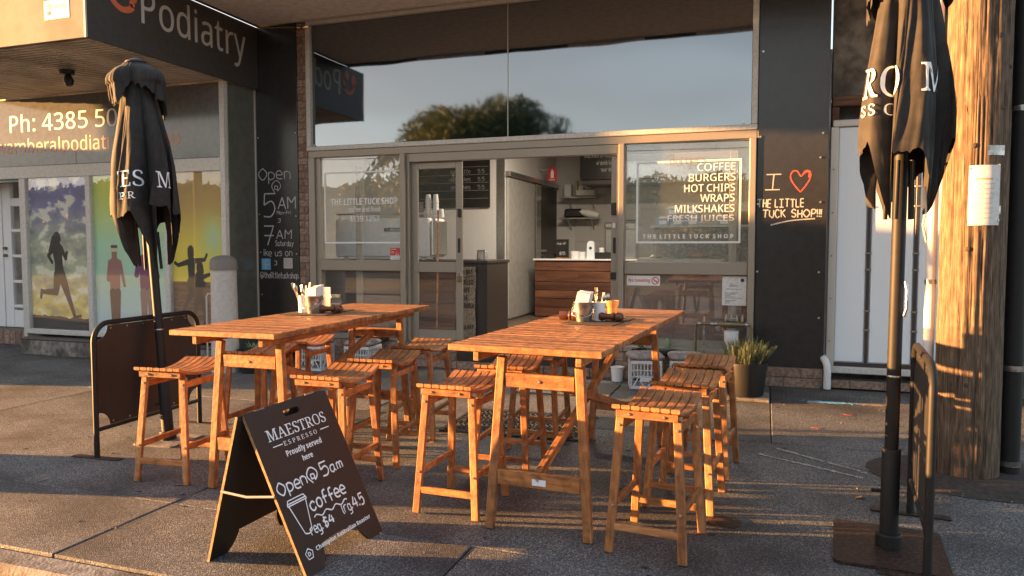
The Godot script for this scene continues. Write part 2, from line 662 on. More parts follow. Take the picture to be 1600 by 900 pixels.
	M.cushion2 = worn(mat(lin(0.44, 0.37, 0.35), 0.95), mottle, 3.0, cloth_n, 0.4)
	M.pot = worn(mat(lin(0.016, 0.015, 0.015), 0.5), faint, 3.0)
	M.soil = mat(lin(0.03, 0.02, 0.013), 0.95)
	M.rosemary = mat(lin(0.115, 0.165, 0.075), 0.7)
	M.rosemary.backlight_enabled = true
	M.rosemary.backlight = Color(0.2, 0.25, 0.1)
	M.rosemary_tip = mat(lin(0.21, 0.25, 0.10), 0.7)
	M.succulent = mat(lin(0.16, 0.22, 0.12), 0.5)
	M.leaf_tree = mat(lin(0.06, 0.085, 0.03), 0.7)
	M.leaf_tree.backlight_enabled = true
	M.leaf_tree.backlight = Color(0.25, 0.25, 0.1)
	M.bark = worn(mat(lin(0.10, 0.075, 0.055), 0.9), mottle, 2.0)
	M.hill = worn(mat(lin(0.06, 0.068, 0.03), 0.9), mottle, 0.05, null, 1, true)
	M.rubber = mat(lin(0.025, 0.022, 0.02), 0.7)
	M.sack = worn(mat(lin(0.42, 0.34, 0.24), 0.95), mottle, 4.0, cloth_n, 0.6)
	M.mat_weave = worn(mat(lin(0.085, 0.055, 0.038), 0.9), grain2, 4.0, cloth_n, 0.5)
	M.napkin = mat(lin(0.72, 0.66, 0.6), 0.9)
	M.mill = worn(mat(lin(0.16, 0.06, 0.028), 0.3), grain, 3.0)
	M.clear = mat(Color(0.97, 0.98, 0.97, 0.0), 0.0)
	M.clear.transparency = BaseMaterial3D.TRANSPARENCY_ALPHA
	M.clear.refraction_enabled = true
	M.clear.refraction_scale = 0.05
	M.amber = mat(lin(0.75, 0.36, 0.10), 0.35)
	M.honey = mat(lin(0.28, 0.14, 0.05), 0.5)
	M.lid = mat(lin(0.55, 0.48, 0.25), 0.35, 0.6)
	M.tile_dark = worn(mat(lin(0.055, 0.04, 0.033), 0.4), mottle, 3.0)
	M.tile_white = mat(lin(0.55, 0.53, 0.50), 0.2)
	M.cabinet = worn(mat(lin(0.68, 0.70, 0.71), 0.4), faint, 0.6)
	M.cabinet_sheet = mat(lin(0.76, 0.81, 0.84), 0.3)
	M.fibro = stain(worn(mat(lin(0.27, 0.235, 0.20), 0.85), mottle, 1.0), blotch, 0.5)
	M.bare_wood = worn(mat(lin(0.16, 0.085, 0.05), 0.8), grain, 0.8)
	M.paper = worn(mat(lin(0.72, 0.71, 0.69), 0.8), faint, 2.0)
	M.blue_box = mat(lin(0.28, 0.38, 0.5), 0.6)
	M.bollard = worn(mat(lin(0.56, 0.53, 0.49), 0.6), faint, 1.5)
	M.bollard_cap = worn(mat(lin(0.22, 0.20, 0.18), 0.6), faint, 2.0)
	M.cold_door = worn(mat(lin(0.40, 0.385, 0.37), 0.4), faint, 0.7)
	M.dark_door = mat(lin(0.045, 0.035, 0.03), 0.45)
	M.floor_in = worn(mat(lin(0.16, 0.12, 0.09), 0.5), mottle, 1.0)
	M.lamp = mat(Color.WHITE, 0.5)
	M.lamp.emission_enabled = true
	M.lamp.emission = Color(1.0, 0.93, 0.82)
	M.lamp.emission_energy_multiplier = 1.5

# ---------------------------------------------------------------- ground, street and what stands across it
func ground():
	struct_("ground", boxm(Vector3(900, 0.1, 900)), M.hill, Transform3D(Basis(), Vector3(0, -0.22, 0)))
	struct_("road", boxm(Vector3(240, 0.06, 9.4)), M.asphalt, Transform3D(Basis(), Vector3(0, -0.16, 2.26)))
	var path := struct_("footpath", boxm(Vector3(60, 0.16, 6.6)), M.matrix, Transform3D(Basis(), Vector3(-4, -0.095, -5.9)))
	var rows := [
		[-2.597, -3.352, [-16.4, -14.5, -12.6, -10.7, -8.8, -6.95, -5.14, -3.257, -1.365, 1.35, 3.3, 5.2, 7.1, 9.0]],
		[-3.360, -5.902, [-16.5, -13.2, -9.9, -6.6, -3.257, 2.3, 5.6, 9.0]],
		[-5.910, -8.34, [-16.9, -13.5, -10.2, -6.85, -3.42, 0.07, 3.5, 6.9, 9.0]]]
	for r in rows:
		for i in r[2].size() - 1:
			var x0: float = r[2][i] + 0.004
			var x1: float = r[2][i + 1] - 0.004
			var y := rng.randf_range(-0.0025, 0.0025)
			var o := put("paving_slab", boxm(Vector3(x1 - x0, 0.05, r[0] - r[1]), 0.005), M.aggregate if (i + int(-r[0])) % 3 else M.aggregate2, path)
			o.transform = Transform3D(Basis(Vector3.BACK, rng.randf_range(-0.0006, 0.0006)), Vector3((x0 + x1) / 2 + 4, -0.025 + y + 0.095, (r[0] + r[1]) / 2 + 5.9))
	var kerb := struct_("kerb", boxm(Vector3(60, 0.1, 0.13)), M.matrix, Transform3D(Basis(), Vector3(-4, -0.15, -2.52)))
	for i in 26:
		var o := put("kerb_stone", boxm(Vector3(2.192, 0.17, 0.15), 0.018), M.concrete, kerb)
		o.position = Vector3(-28 + i * 2.2, 0.058 + rng.randf_range(-0.003, 0.003), 0.0)
	struct_("dirt_patch", lathem([Vector2(0.0, 0.035), Vector2(0.3, 0.03), Vector2(0.5, 0.012), Vector2(0.62, 0.0)], 24, Transform3D(Basis().scaled(Vector3(1.1, 1, 0.8)), Vector3(1.35, 0.002, -5.45))), M.dirt)

func leaf_cluster(st, c: Vector3, r: Vector3, n: int, size: float):
	for i in n:
		var d := Vector3(rng.randfn(), rng.randfn(), rng.randfn()).normalized()
		var p := c + d * r * pow(rng.randf(), 0.4)
		var a := Vector3(rng.randfn(), rng.randfn(), rng.randfn()).normalized() * size * rng.randf_range(0.6, 1.3)
		var b := a.cross(Vector3(rng.randfn(), rng.randfn(), rng.randfn())).normalized() * size * 0.45
		st.add_vertex(p - a)
		st.add_vertex(p + b)
		st.add_vertex(p + a)
		st.add_vertex(p - a)
		st.add_vertex(p + a)
		st.add_vertex(p - b)

func tree(called, label, at: Vector3, h: float, r: float, leaves := 3600):
	var t := thing(called, label, "tree", at, 0, "trees across the road")
	var tr := begin(true)
	tube(tr, [Vector3(0, -0.2, 0), Vector3(0.1, h * 0.25, 0.05), Vector3(0, h * 0.55, 0), Vector3(0.05, h * 0.8, 0)], [0.28, 0.22, 0.15, 0.06], 8)
	var st := begin()
	var k := 16
	for i in k:
		var a := TAU * i / k * 2.4
		var e := Vector3(cos(a) * r * rng.randf_range(0.25, 0.72), h * rng.randf_range(0.42, 0.86), sin(a) * r * rng.randf_range(0.25, 0.72))
		tube(tr, [Vector3(0, h * 0.35 + 0.2 * rng.randf(), 0), e * 0.6 + Vector3(0, h * 0.18, 0), e], [0.09, 0.06, 0.02], 5)
		leaf_cluster(st, e, Vector3(r * 0.44, h * 0.15, r * 0.44), leaves / k, 0.17)
	put("trunk", done(tr), M.bark, t)
	put("crown", done(st), M.leaf_tree, t)

func across_the_road():
	# hill beyond the road
	var n := FastNoiseLite.new()
	n.seed = 4
	n.frequency = 0.02
	var st := begin(true)
	var nx := 60
	var nz := 14
	var hgt := func(i: int, j: int) -> Vector3:
		var x := -115.0 + 230.0 * i / nx
		var z := 22.0 + 75.0 * j / nz
		var rise := smoothstep(24.0, 66.0, z)
		return Vector3(x, -0.3 + rise * (6.5 + 2.5 * n.get_noise_2d(x * 0.8, 7.0) + 1.5 * n.get_noise_2d(x * 3.0, z)), z)
	for i in nx:
		for j in nz:
			quad(st, hgt.call(i, j), hgt.call(i + 1, j), hgt.call(i + 1, j + 1), hgt.call(i, j + 1), Vector3.UP)
	struct_("hill", done(st), M.hill)
	var cl := begin()
	for k in 5:
		leaf_cluster(cl, Vector3(rng.randf_range(-1.2, 1.2), rng.randf_range(0.4, 2.4), rng.randf_range(-1.2, 1.2)), Vector3(1.3, 1.0, 1.3), 70, 0.34)
	var clump := done(cl)
	var mm := MultiMesh.new()
	mm.transform_format = MultiMesh.TRANSFORM_3D
	mm.mesh = clump
	mm.instance_count = 1500
	for i in 1500:
		var x := rng.randf_range(-112, 112)
		var z := 25.0 + 62.0 * pow(rng.randf(), 0.8)
		var rise := smoothstep(24.0, 66.0, z)
		var y := -0.4 + rise * (6.5 + 2.5 * n.get_noise_2d(x * 0.8, 7.0) + 1.5 * n.get_noise_2d(x * 3.0, z))
		mm.set_instance_transform(i, Transform3D(Basis(Vector3.UP, rng.randf() * TAU).scaled(Vector3.ONE * rng.randf_range(0.6, 1.35)), Vector3(x, y, z)))
	var w := MultiMeshInstance3D.new()
	w.name = "woodland"
	w.multimesh = mm
	w.material_override = M.leaf_tree
	add_child(w)
	tag(w, "dense wooded hillside rising across the road, mirrored in the shop glass", "woodland")
	w.set_meta("kind", "stuff")
	tree("street_tree", "large bushy tree across the road, mirrored in the upper shop glass", Vector3(-13.7, -0.17, 18.0), 9.3, 5.0, 20000)
	# palm
	var p := thing("palm_tree", "palm with drooping fronds across the road beside the bushy tree", "tree", Vector3(-17.4, -0.17, 18.5), 0, "trees across the road")
	put("trunk", tubem([Vector3(0, -0.2, 0), Vector3(0.1, 3, 0), Vector3(0, 6.5, 0)], [0.2, 0.16, 0.13], 8), M.bark, p)
	for i in 26:
		var a := TAU * i / 13.0 + rng.randf() * 0.4
		var dirv := Vector3(cos(a), 0, sin(a))
		var lift := rng.randf_range(0.1, 1.1)
		var f := begin()
		var last := Vector3(0, 6.5, 0)
		for k in 10:
			var s := (k + 1) / 10.0
			var q := Vector3(0, 6.5 + lift * sin(s * 2.2) * 1.1 - s * s * 2.3, 0) + dirv * 3.1 * s
			var sd := dirv.cross(Vector3.UP) * 0.35 * (1.05 - s)
			for e in [-1.0, 1.0]:
				tri(f, last, q, (last + q) / 2 + sd * e * 1.5 - Vector3(0, 0.35, 0), Vector3.UP)
			last = q
		put("frond", done(f), M.leaf_tree, p)
	# power pole across the road
	var pp := thing("power_pole", "round timber power pole standing across the road", "utility pole", Vector3(-22, -0.17, 9.0))
	put("shaft", lathem([Vector2(0.0, -0.1), Vector2(0.2, -0.1), Vector2(0.19, 3), Vector2(0.15, 5.7), Vector2(0.0, 5.72)], 18), M.pole_wood, pp)
	box("crossarm", Vector3(-0.06, 5.2, -1.1), Vector3(0.06, 5.32, 1.1), M.pole_wood, pp)
	for z in [-0.9, 0.9]:
		var o := put("power_line", tubem([Vector3(-80, 5.3, 9.0 + z), Vector3(-22, 5.15, 9.0 + z), Vector3(5, 4.8, 9.0 + z), Vector3(60, 5.2, 9.0 + z)], 0.014, 5), M.black_plastic)
		tag(o, "thin black power line strung along the far side of the street", "power line", "power lines along the street")
	# low bench added out of view to cast the shadow band on the footpath
	var bn := thing("added_shade_bench", "low timber slat bench on concrete ends, added out of view to shade the footpath", "bench", Vector3(-7.9, 0, -2.72))
	for e in [-1.0, 1.0]:
		box("end_block", Vector3(e * 0.7 - 0.06, 0, -0.22), Vector3(e * 0.7 + 0.06, 0.46, 0.22), M.concrete, bn, 0.01)
	for i in 5:
		box("seat_slat", Vector3(-0.85, 0.46, -0.23 + i * 0.094), Vector3(0.85, 0.50, -0.23 + i * 0.094 + 0.084), M["plank%d" % i], bn, 0.004)
	# unseen brick masses added up the street, stepped to shade the shopfronts
	var nb := thing("added_shade_wing", "unseen stepped brick block added up the street to shade the shopfronts", "building", Vector3(-18.5, 0, -8.0))
	box("wall", Vector3(-2.5, -0.1, -4), Vector3(2.4, 3.25, 2.25), M.brick1, nb)
	box("roof", Vector3(-2.6, 3.25, -4.1), Vector3(2.5, 3.42, 2.24), M.cream, nb, 0.02)
	box("added_shade_tower", Vector3(1.6, -0.1, 2.25), Vector3(2.4, 4.05, 3.15), M.brick1, nb)  # added block, sized to keep sun off the middle of the shopfront
	box("shade_tower_cap", Vector3(1.5, 4.05, 2.25), Vector3(2.5, 4.2, 3.2), M.cream, nb, 0.02)
	box("front_wall", Vector3(-2.5, -0.1, 3.15), Vector3(2.4, 2.95, 4.3), M.brick1, nb)
	box("roof", Vector3(-2.6, 2.95, 3.21), Vector3(2.5, 3.12, 4.4), M.cream, nb, 0.02)
	box("door", Vector3(2.37, 0.0, 1.2), Vector3(2.43, 2.1, 2.1), M.dark_door, nb)
	box("window", Vector3(2.37, 0.9, -1.0), Vector3(2.43, 2.1, 0.8), M.mirror, nb)

# ---------------------------------------------------------------- world-space building helpers
func org(parent) -> Vector3:
	var p := Vector3.ZERO
	while parent != self and parent != null:
		p += parent.position
		parent = parent.get_parent()
	return p

func wput(called, mesh, m, parent) -> MeshInstance3D:
	return put(called, mesh, m, parent, Transform3D(Basis(), -org(parent)))

func wbox(called, lo: Vector3, hi: Vector3, m, parent, c := 0.0) -> MeshInstance3D:
	var p := org(parent)
	return box(called, lo - p, hi - p, m, parent, c)

func wtext(called, s, kind, m, parent, o: Vector3, w, h, right := Vector3.RIGHT, up := Vector3.UP) -> MeshInstance3D:
	return text(called, s, kind, m, parent, o - org(parent), w, h, right, up)

func wchalk(called, s, m, parent, o: Vector3, w, h, thick, right := Vector3.RIGHT, up := Vector3.UP) -> MeshInstance3D:
	return chalk(called, s, m, parent, o - org(parent), w, h, thick, right, up)

func wdisc(called, c: Vector3, r: float, th: float, axis: Vector3, m, parent, n := 20) -> MeshInstance3D:
	return wput(called, tubem([c - axis * th * 0.5, c + axis * th * 0.5], r, n), m, parent)

func wstrokes(called, strokes, m, parent, o: Vector3, thick, right := Vector3.RIGHT, up := Vector3.UP) -> MeshInstance3D:
	return put(called, ribbons(strokes, o - org(parent), right, up, thick), m, parent)

func bricks(parent, x0: float, x1: float, y0: float, y1: float, zf: float, length: float, course: float, start := 0.0, depth := 0.1):
	wbox("mortar", Vector3(x0, y0, zf - depth - 0.02), Vector3(x1, y1, zf - 0.009), M.mortar, parent)
	var row := 0
	var y := y0
	while y < y1 - 0.02:
		var yt := minf(y + course - 0.01, y1)
		var x := x0 - fposmod(start + (length * 0.5 if row % 2 else 0.0), length)
		while x < x1 - 0.01:
			var a := maxf(x, x0)
			var b := minf(x + length - 0.01, x1)
			if b - a > 0.025:
				var o := wbox("brick", Vector3(a, y, zf - depth), Vector3(b, yt, zf + rng.randf_range(-0.002, 0.002)), M["brick%d" % rng.randi_range(0, 4)], parent, 0.005)
				o.rotation.z = rng.randf_range(-0.004, 0.004)
			x += length
		y += course
		row += 1

func planks(parent, x0: float, x1: float, edges: Array, zf: float, th := 0.02):
	for i in edges.size() - 1:
		wbox("plank", Vector3(x0, edges[i] + 0.004, zf - th), Vector3(x1, edges[i + 1] - 0.004, zf + rng.randf_range(-0.002, 0.001)), M["plank%d" % (i % 5)], parent, 0.003)

func pane(called, lo: Vector3, hi: Vector3, parent, m = null) -> MeshInstance3D:
	return wbox(called, lo, hi, M.glass if m == null else m, parent)

# outer sheet plus an inner one added to strengthen the reflections
func double_pane(called, lo: Vector3, hi: Vector3, parent):
	pane(called, lo, hi, parent)
	pane(called, lo - Vector3(0, 0, 0.0075), hi - Vector3(0, 0, 0.0075), parent)

# ---------------------------------------------------------------- the tuck shop
const ZF := -8.35
func tuck_shop():
	var b := thing("cafe_building", "takeaway cafe shopfront with dark mirrored upper glass and sliding glass doors", "building", Vector3(-2.6, 0, -8.35))
	# walls, floor and ceiling round the room
	wbox("floor", Vector3(-6.5, -0.05, -14.4), Vector3(0.62, 0.30, -8.46), M.floor_in, b)
	wbox("ceiling", Vector3(-6.5, 3.4, -14.4), Vector3(0.62, 3.55, -8.46), M.wall_white, b)
	wbox("back_wall", Vector3(-3.95, 0.3, -14.4), Vector3(0.62, 3.4, -14.2), M.wall_white, b)
	wbox("menu_wall", Vector3(-6.4, 0.3, -11.2), Vector3(-4.03, 3.4, -11.0), M.wall_white, b)
	wbox("corridor_wall", Vector3(-4.03, 0.3, -14.4), Vector3(-3.95, 3.4, -11.0), M.wall_white, b)
	wbox("wall_end", Vector3(-6.5, 0.3, -11.0), Vector3(-6.4, 3.4, -8.46), M.wall_white, b)
	wbox("party_wall", Vector3(0.5, 0.3, -14.2), Vector3(0.62, 3.4, -8.46), M.wall_white, b)
	wbox("facade_wall", Vector3(-6.5, 2.70, -8.58), Vector3(0.6, 4.7, -8.43), M.fibro, b)
	wbox("facade_wall", Vector3(-6.5, 0.0, -8.58), Vector3(-5.69, 2.70, -8.47), M.fibro, b)
	wbox("facade_wall", Vector3(-0.11, 0.0, -8.58), Vector3(0.6, 2.70, -8.43), M.fibro, b)
	wbox("parapet", Vector3(-6.5, 4.72, -8.6), Vector3(3.3, 6.2, -8.40), M.fibro, b)
	# brick pier and plinths
	var pier := wbox("brick_pier", Vector3(-5.85, 0.0, -8.46), Vector3(-5.70, 4.41, -8.44), M.mortar, b)
	bricks(pier, -5.848, -5.702, 0.0, 4.40, -8.352, 0.30, 0.092, 0.06, 0.08)
	var pl := wbox("plinth", Vector3(-5.69, 0.0, -8.5), Vector3(-3.56, 0.30, -8.45), M.mortar, b)
	bricks(pl, -5.69, -3.56, 0.0, 0.30, -8.27, 0.31, 0.10, 0.1, 0.15)
	var pl2 := wbox("plinth", Vector3(-1.60, 0.0, -8.5), Vector3(-0.11, 0.30, -8.45), M.mortar, b)
	bricks(pl2, -1.60, -0.11, 0.0, 0.30, -8.27, 0.31, 0.10, 0.2, 0.15)
	var pl3 := wbox("plinth", Vector3(-0.105, 0.0, -8.47), Vector3(0.58, 0.215, -8.45), M.mortar, b)
	bricks(pl3, -0.105, 0.58, 0.0, 0.212, -8.335, 0.36, 0.107, 0.05, 0.1)
	# doorstep with a riser of dark tiles
	var ds := wbox("doorstep", Vector3(-3.55, 0.0, -8.46), Vector3(-1.61, 0.285, -8.262), M.mortar, b)
	for i in 13:
		wbox("tile", Vector3(-3.548 + i * 0.149, 0.105, -8.262), Vector3(-3.548 + i * 0.149 + 0.142, 0.281, -8.25), M.tile_dark, ds, 0.003)
		wbox("tile", Vector3(-3.548 + i * 0.149, 0.286, -8.46), Vector3(-3.548 + i * 0.149 + 0.142, 0.297, -8.245), M.tile_dark, ds, 0.003)
	for i in 7:
		wbox("brick", Vector3(-3.545 + i * 0.277, 0.0, -8.3), Vector3(-3.545 + i * 0.277 + 0.267, 0.096, -8.24 + rng.randf() * 0.003), M["brick%d" % (i % 5)], ds, 0.005)
	# upper mirrored panels in a pale frame
	for p in [["glass_panel", -5.635, -2.936], ["glass_panel", -2.926, -0.172]]:
		wbox(p[0], Vector3(p[1], 2.803, -8.415), Vector3(p[2], 4.36, -8.385), M.mirror, b)
	wbox("glazing_bar", Vector3(-2.935, 2.803, -8.42), Vector3(-2.927, 4.36, -8.378), M.alu_light, b)
	wbox("frame_rail", Vector3(-5.70, 2.742, -8.43), Vector3(-0.105, 2.80, -8.325), M.white_frame, b, 0.006)
	wbox("frame_rail", Vector3(-5.70, 4.363, -8.43), Vector3(-0.105, 4.412, -8.335), M.white_frame, b, 0.006)
	wbox("frame_stile", Vector3(-5.70, 2.802, -8.43), Vector3(-5.638, 4.361, -8.325), M.white_frame, b, 0.006)
	wbox("frame_stile", Vector3(-0.168, 2.802, -8.43), Vector3(-0.107, 4.361, -8.325), M.white_frame, b, 0.006)
	for q in [[-5.615, 2.82], [-4.29, 2.825], [-0.25, 2.83]]:
		wdisc("clip", Vector3(q[0], q[1], -8.375), 0.012, 0.02, Vector3.BACK, M.bolt, b, 10)
	# lower shopfront frame
	wbox("head_rail", Vector3(-5.69, 2.655, -8.47), Vector3(-0.11, 2.74, -8.345), M.alu, b, 0.004)
	for s in [[-5.69, -5.60, -8.34], [-5.60, -5.53, -8.375], [-4.338, -4.272, -8.305], [-4.270, -4.235, -8.36], [-1.583, -1.523, -8.305], [-1.612, -1.585, -8.36], [-0.178, -0.112, -8.315]]:
		wbox("mullion", Vector3(s[0], 0.302, -8.47), Vector3(s[1], 2.654, s[2]), M.alu, b, 0.005)
	wbox("door_head", Vector3(-4.234, 2.55, -8.46), Vector3(-1.613, 2.654, -8.36), M.alu, b, 0.004)
	wbox("sill", Vector3(-5.69, 0.302, -8.47), Vector3(-4.34, 0.36, -8.31), M.alu, b, 0.006)
	wbox("sill", Vector3(-1.52, 0.302, -8.47), Vector3(-0.18, 0.36, -8.31), M.alu, b, 0.006)
	wbox("door_track", Vector3(-4.234, 0.302, -8.47), Vector3(-1.613, 0.325, -8.34), M.alu, b, 0.004)
	for x in [[-5.528, -4.34], [-1.521, -0.18]]:
		wbox("transom_rail", Vector3(x[0], 1.185, -8.455), Vector3(x[1], 1.325, -8.345), M.alu, b, 0.008)
		double_pane("window_pane", Vector3(x[0], 1.325, -8.403), Vector3(x[1], 2.655, -8.397), b)
		double_pane("window_pane", Vector3(x[0], 0.36, -8.403), Vector3(x[1], 1.185, -8.397), b)
	# sliding leaves behind the fixed panes
	var leafs := [[-5.05, -4.28, -8.452], [-4.234, -3.545, -8.445], [-1.69, -0.30, -8.452]]
	for i in 3:
		var l: Array = leafs[i]
		var w := wbox("sliding_door", Vector3(l[0], 0.33, l[2] - 0.018), Vector3(l[0] + 0.085, 2.545, l[2] + 0.018), M.alu, b, 0.004)
		wbox("stile", Vector3(l[1] - 0.085, 0.33, l[2] - 0.018), Vector3(l[1], 2.545, l[2] + 0.018), M.alu, w, 0.004)
		for r in [[0.33, 0.45], [1.175, 1.305], [2.465, 2.545]]:
			wbox("rail", Vector3(l[0] + 0.086, r[0], l[2] - 0.017), Vector3(l[1] - 0.086, r[1], l[2] + 0.017), M.alu, w, 0.004)
		pane("pane", Vector3(l[0] + 0.086, 0.45, l[2] - 0.003), Vector3(l[1] - 0.086, 1.175, l[2] + 0.003), w)
		pane("pane", Vector3(l[0] + 0.086, 1.305, l[2] - 0.003), Vector3(l[1] - 0.086, 2.465, l[2] + 0.003), w)
		if i == 1:
			wbox("latch", Vector3(-3.60, 1.42, -8.427), Vector3(-3.572, 1.60, -8.415), M.black_plastic, w, 0.004)
			wbox("lock", Vector3(-3.60, 1.86, -8.427), Vector3(-3.55, 1.96, -8.405), M.black_plastic, w, 0.006)
		if i == 2:
			wbox("latch", Vector3(-1.665, 1.42, -8.434), Vector3(-1.637, 1.60, -8.42), M.black_plastic, w, 0.004)
			wbox("lock", Vector3(-1.685, 1.86, -8.434), Vector3(-1.62, 2.0, -8.40), M.black_plastic, w, 0.006)
			wbox("lock", Vector3(-1.69, 1.12, -8.434), Vector3(-1.60, 1.2, -8.40), M.black_plastic, w, 0.006)
			wbox("lock", Vector3(-1.67, 1.71, -8.434), Vector3(-1.635, 1.77, -8.42), M.white, w, 0.004)
	# lettering on the window glass
	var zt := -8.394
	var lw := put("window_lettering", rect_strokes(1.15, 0.925, 0.019), M.vinyl, b, Transform3D(Basis(), Vector3(-5.487, 1.538, zt) - org(b)))
	wtext("lettering", "THE LITTLE TUCK SHOP", "sans_bold", M.vinyl, lw, Vector3(-5.385, 2.035, zt), 0.97, 0.085)
	wtext("lettering", "coffee and food", "sans", M.vinyl, lw, Vector3(-5.124, 1.945, zt), 0.458, 0.066)
	wtext("lettering", "4339 1253", "sans", M.vinyl, lw, Vector3(-5.118, 1.82, zt), 0.438, 0.074)
	var rw := put("window_lettering", rect_strokes(1.135, 0.914, 0.021), M.vinyl, b, Transform3D(Basis(), Vector3(-1.396, 1.534, zt) - org(b)))
	for t in [["COFFEE", -0.725, 2.327, 0.401], ["BURGERS", -0.816, 2.214, 0.493], ["HOT CHIPS", -0.865, 2.099, 0.54], ["WRAPS", -0.691, 1.989, 0.363], ["MILKSHAKES", -0.964, 1.874, 0.635], ["FRESH JUICES", -1.043, 1.762, 0.711]]:
		wtext("lettering", t[0], "sans", M.vinyl, rw, Vector3(t[1], t[2], zt), t[3], 0.082)
	wtext("lettering", "T H E  L I T T L E  T U C K  S H O P", "sans_bold", M.vinyl, rw, Vector3(-1.319, 1.588, zt), 0.984, 0.046)
	wchalk("lettering", "Burgers", M.chalk_faint, rw, Vector3(-1.02, 2.36, zt), 0.38, 0.16, 0.006)
	# chalkboard panels on either side
	var lp := wbox("chalkboard_panel", Vector3(-6.50, 0.06, -8.37), Vector3(-5.853, 4.405, -8.345), M.black_panel, b, 0.003)
	lp.set_meta("label", "black wall panel chalked with opening hours")
	var z := -8.345
	for t in [["Open", -6.47, 2.337, 0.50, 0.205, 0.012], ["@", -6.264, 2.216, 0.14, 0.158, 0.010], ["5", -6.40, 1.895, 0.19, 0.309, 0.017], ["AM", -6.170, 1.996, 0.274, 0.16, 0.015], ["Mon-Fri", -6.189, 1.923, 0.218, 0.049, 0.007], ["&", -6.178, 1.819, 0.045, 0.052, 0.008], ["7", -6.398, 1.516, 0.151, 0.257, 0.016], ["AM", -6.203, 1.600, 0.24, 0.12, 0.013], ["Saturday", -6.223, 1.484, 0.286, 0.094, 0.008], ["ike us on", -6.41, 1.368, 0.45, 0.096, 0.009], ["&", -6.248, 1.249, 0.046, 0.057, 0.008], ["@thelittletuckshop.", -6.472, 1.050, 0.611, 0.107, 0.0085]]:
		wchalk("chalk_writing", t[0], M.chalk, lp, Vector3(t[1], t[2], z), t[3], t[4], t[5])
	var f := wbox("chalk_icon", Vector3(-6.45, 1.185, z), Vector3(-6.305, 1.335, z + 0.0015), M.chalk_blue, lp)
	wchalk("chalk_writing", "f", M.chalk, f, Vector3(-6.405, 1.192, z + 0.002), 0.07, 0.125, 0.014)
	var ig := wbox("chalk_icon", Vector3(-6.097, 1.205, z), Vector3(-5.957, 1.345, z + 0.0015), M.chalk, lp)
	put("chalk_outline", rect_strokes(0.075, 0.07, 0.009), M.orange_pale, ig, Transform3D(Basis(), Vector3(-0.037, -0.035, 0.002)))
	var rp := wbox("chalkboard_panel", Vector3(-0.10, 0.216, -8.365), Vector3(0.595, 4.405, -8.335), M.black_panel, b, 0.003)
	rp.set_meta("label", "black wall panel with a chalked red heart")
	z = -8.335
	wchalk("chalk_writing", "I", M.chalk, rp, Vector3(-0.017, 2.099, z), 0.16, 0.161, 0.012)
	wchalk("chalk_writing", "THE LITTLE", M.chalk, rp, Vector3(-0.09, 1.91, z), 0.46, 0.089, 0.012)
	wchalk("chalk_writing", "TUCK SHOP!!!", M.chalk, rp, Vector3(-0.034, 1.801, z), 0.577, 0.089, 0.012)
	wstrokes("chalk_writing", [smooth_line([Vector2(0, 0), Vector2(0.2, 0.045), Vector2(0.436, 0.063)])], M.chalk, rp, Vector3(0.046, 1.726, z), 0.013)
	var heart := [Vector2(0.1, 0), Vector2(0.03, 0.09), Vector2(0.0, 0.16), Vector2(0.02, 0.215), Vector2(0.065, 0.22), Vector2(0.105, 0.165), Vector2(0.145, 0.22), Vector2(0.19, 0.21), Vector2(0.195, 0.15), Vector2(0.155, 0.07), Vector2(0.1, 0)]
	wstrokes("chalk_writing", [smooth_line(heart), smooth_line([Vector2(0.12, 0.18), Vector2(0.16, 0.212), Vector2(0.183, 0.195), Vector2(0.18, 0.15)])], M.chalk_red, rp, Vector3(0.233, 2.068, z), 0.014)
	for q in [[-0.075, 2.66], [0.54, 2.67], [-0.085, 1.95], [0.53, 1.96], [-0.08, 1.23], [0.53, 1.23], [-0.06, 3.55], [0.54, 0.75], [0.52, 2.42]]:
		wdisc("screw", Vector3(q[0], q[1], z + 0.003), 0.011, 0.014, Vector3.BACK, M.bolt, rp, 8)
	for q in [[-6.47, 2.95], [-5.88, 2.99], [-6.47, 1.93], [-5.89, 1.9], [-6.46, 1.42], [-5.89, 1.4], [-6.45, 0.85]]:
		wdisc("screw", Vector3(q[0], q[1], -8.342), 0.009, 0.01, Vector3.BACK, M.bolt, lp, 8)
	# signs stuck to the glass
	var ns := wbox("no_smoking_sign", Vector3(-1.495, 1.055, -8.396), Vector3(-1.120, 1.169, -8.390), M.white, b, 0.001)
	wtext("lettering", "No Smoking", "sans_bold", M.red, ns, Vector3(-1.472, 1.082, -8.39), 0.245, 0.055)
	wstrokes("symbol", [circle_pts(0.038), [Vector2(-0.025, 0.025), Vector2(0.025, -0.025)]], M.red, ns, Vector3(-1.172, 1.112, -8.39), 0.010)
	wstrokes("symbol", [[Vector2(-0.022, -0.004), Vector2(0.022, -0.004)]], M.ink, ns, Vector3(-1.172, 1.112, -8.3905), 0.008)
	var nt := wbox("licence_notice", Vector3(-0.443, 0.854, -8.394), Vector3(-0.190, 1.172, -8.391), M.paper, b)
	wdisc("seal", Vector3(-0.232, 1.13, -8.39), 0.02, 0.002, Vector3.BACK, M.navy, nt, 16)
	var lines := []
	for i in 16:
		if i in [3, 5, 6, 12]:
			continue
		var y := 0.235 - i * 0.014
		lines.append([Vector2(0.075 if i < 3 else 0.03, y), Vector2(0.075 + 0.1 * rng.randf_range(0.6, 1.0) if i < 3 else 0.03 + rng.randf_range(0.05, 0.19), y)])
	wstrokes("print", lines, M.ink, nt, Vector3(-0.443, 0.854, -8.391), 0.0035)
	var rs := wbox("alarm_sticker", Vector3(-4.523, 1.385, -8.396), Vector3(-4.387, 1.48, -8.393), M.red, b)
	wtext("lettering", "WARNING", "sans_bold", M.white, rs, Vector3(-4.512, 1.457, -8.393), 0.075, 0.013)
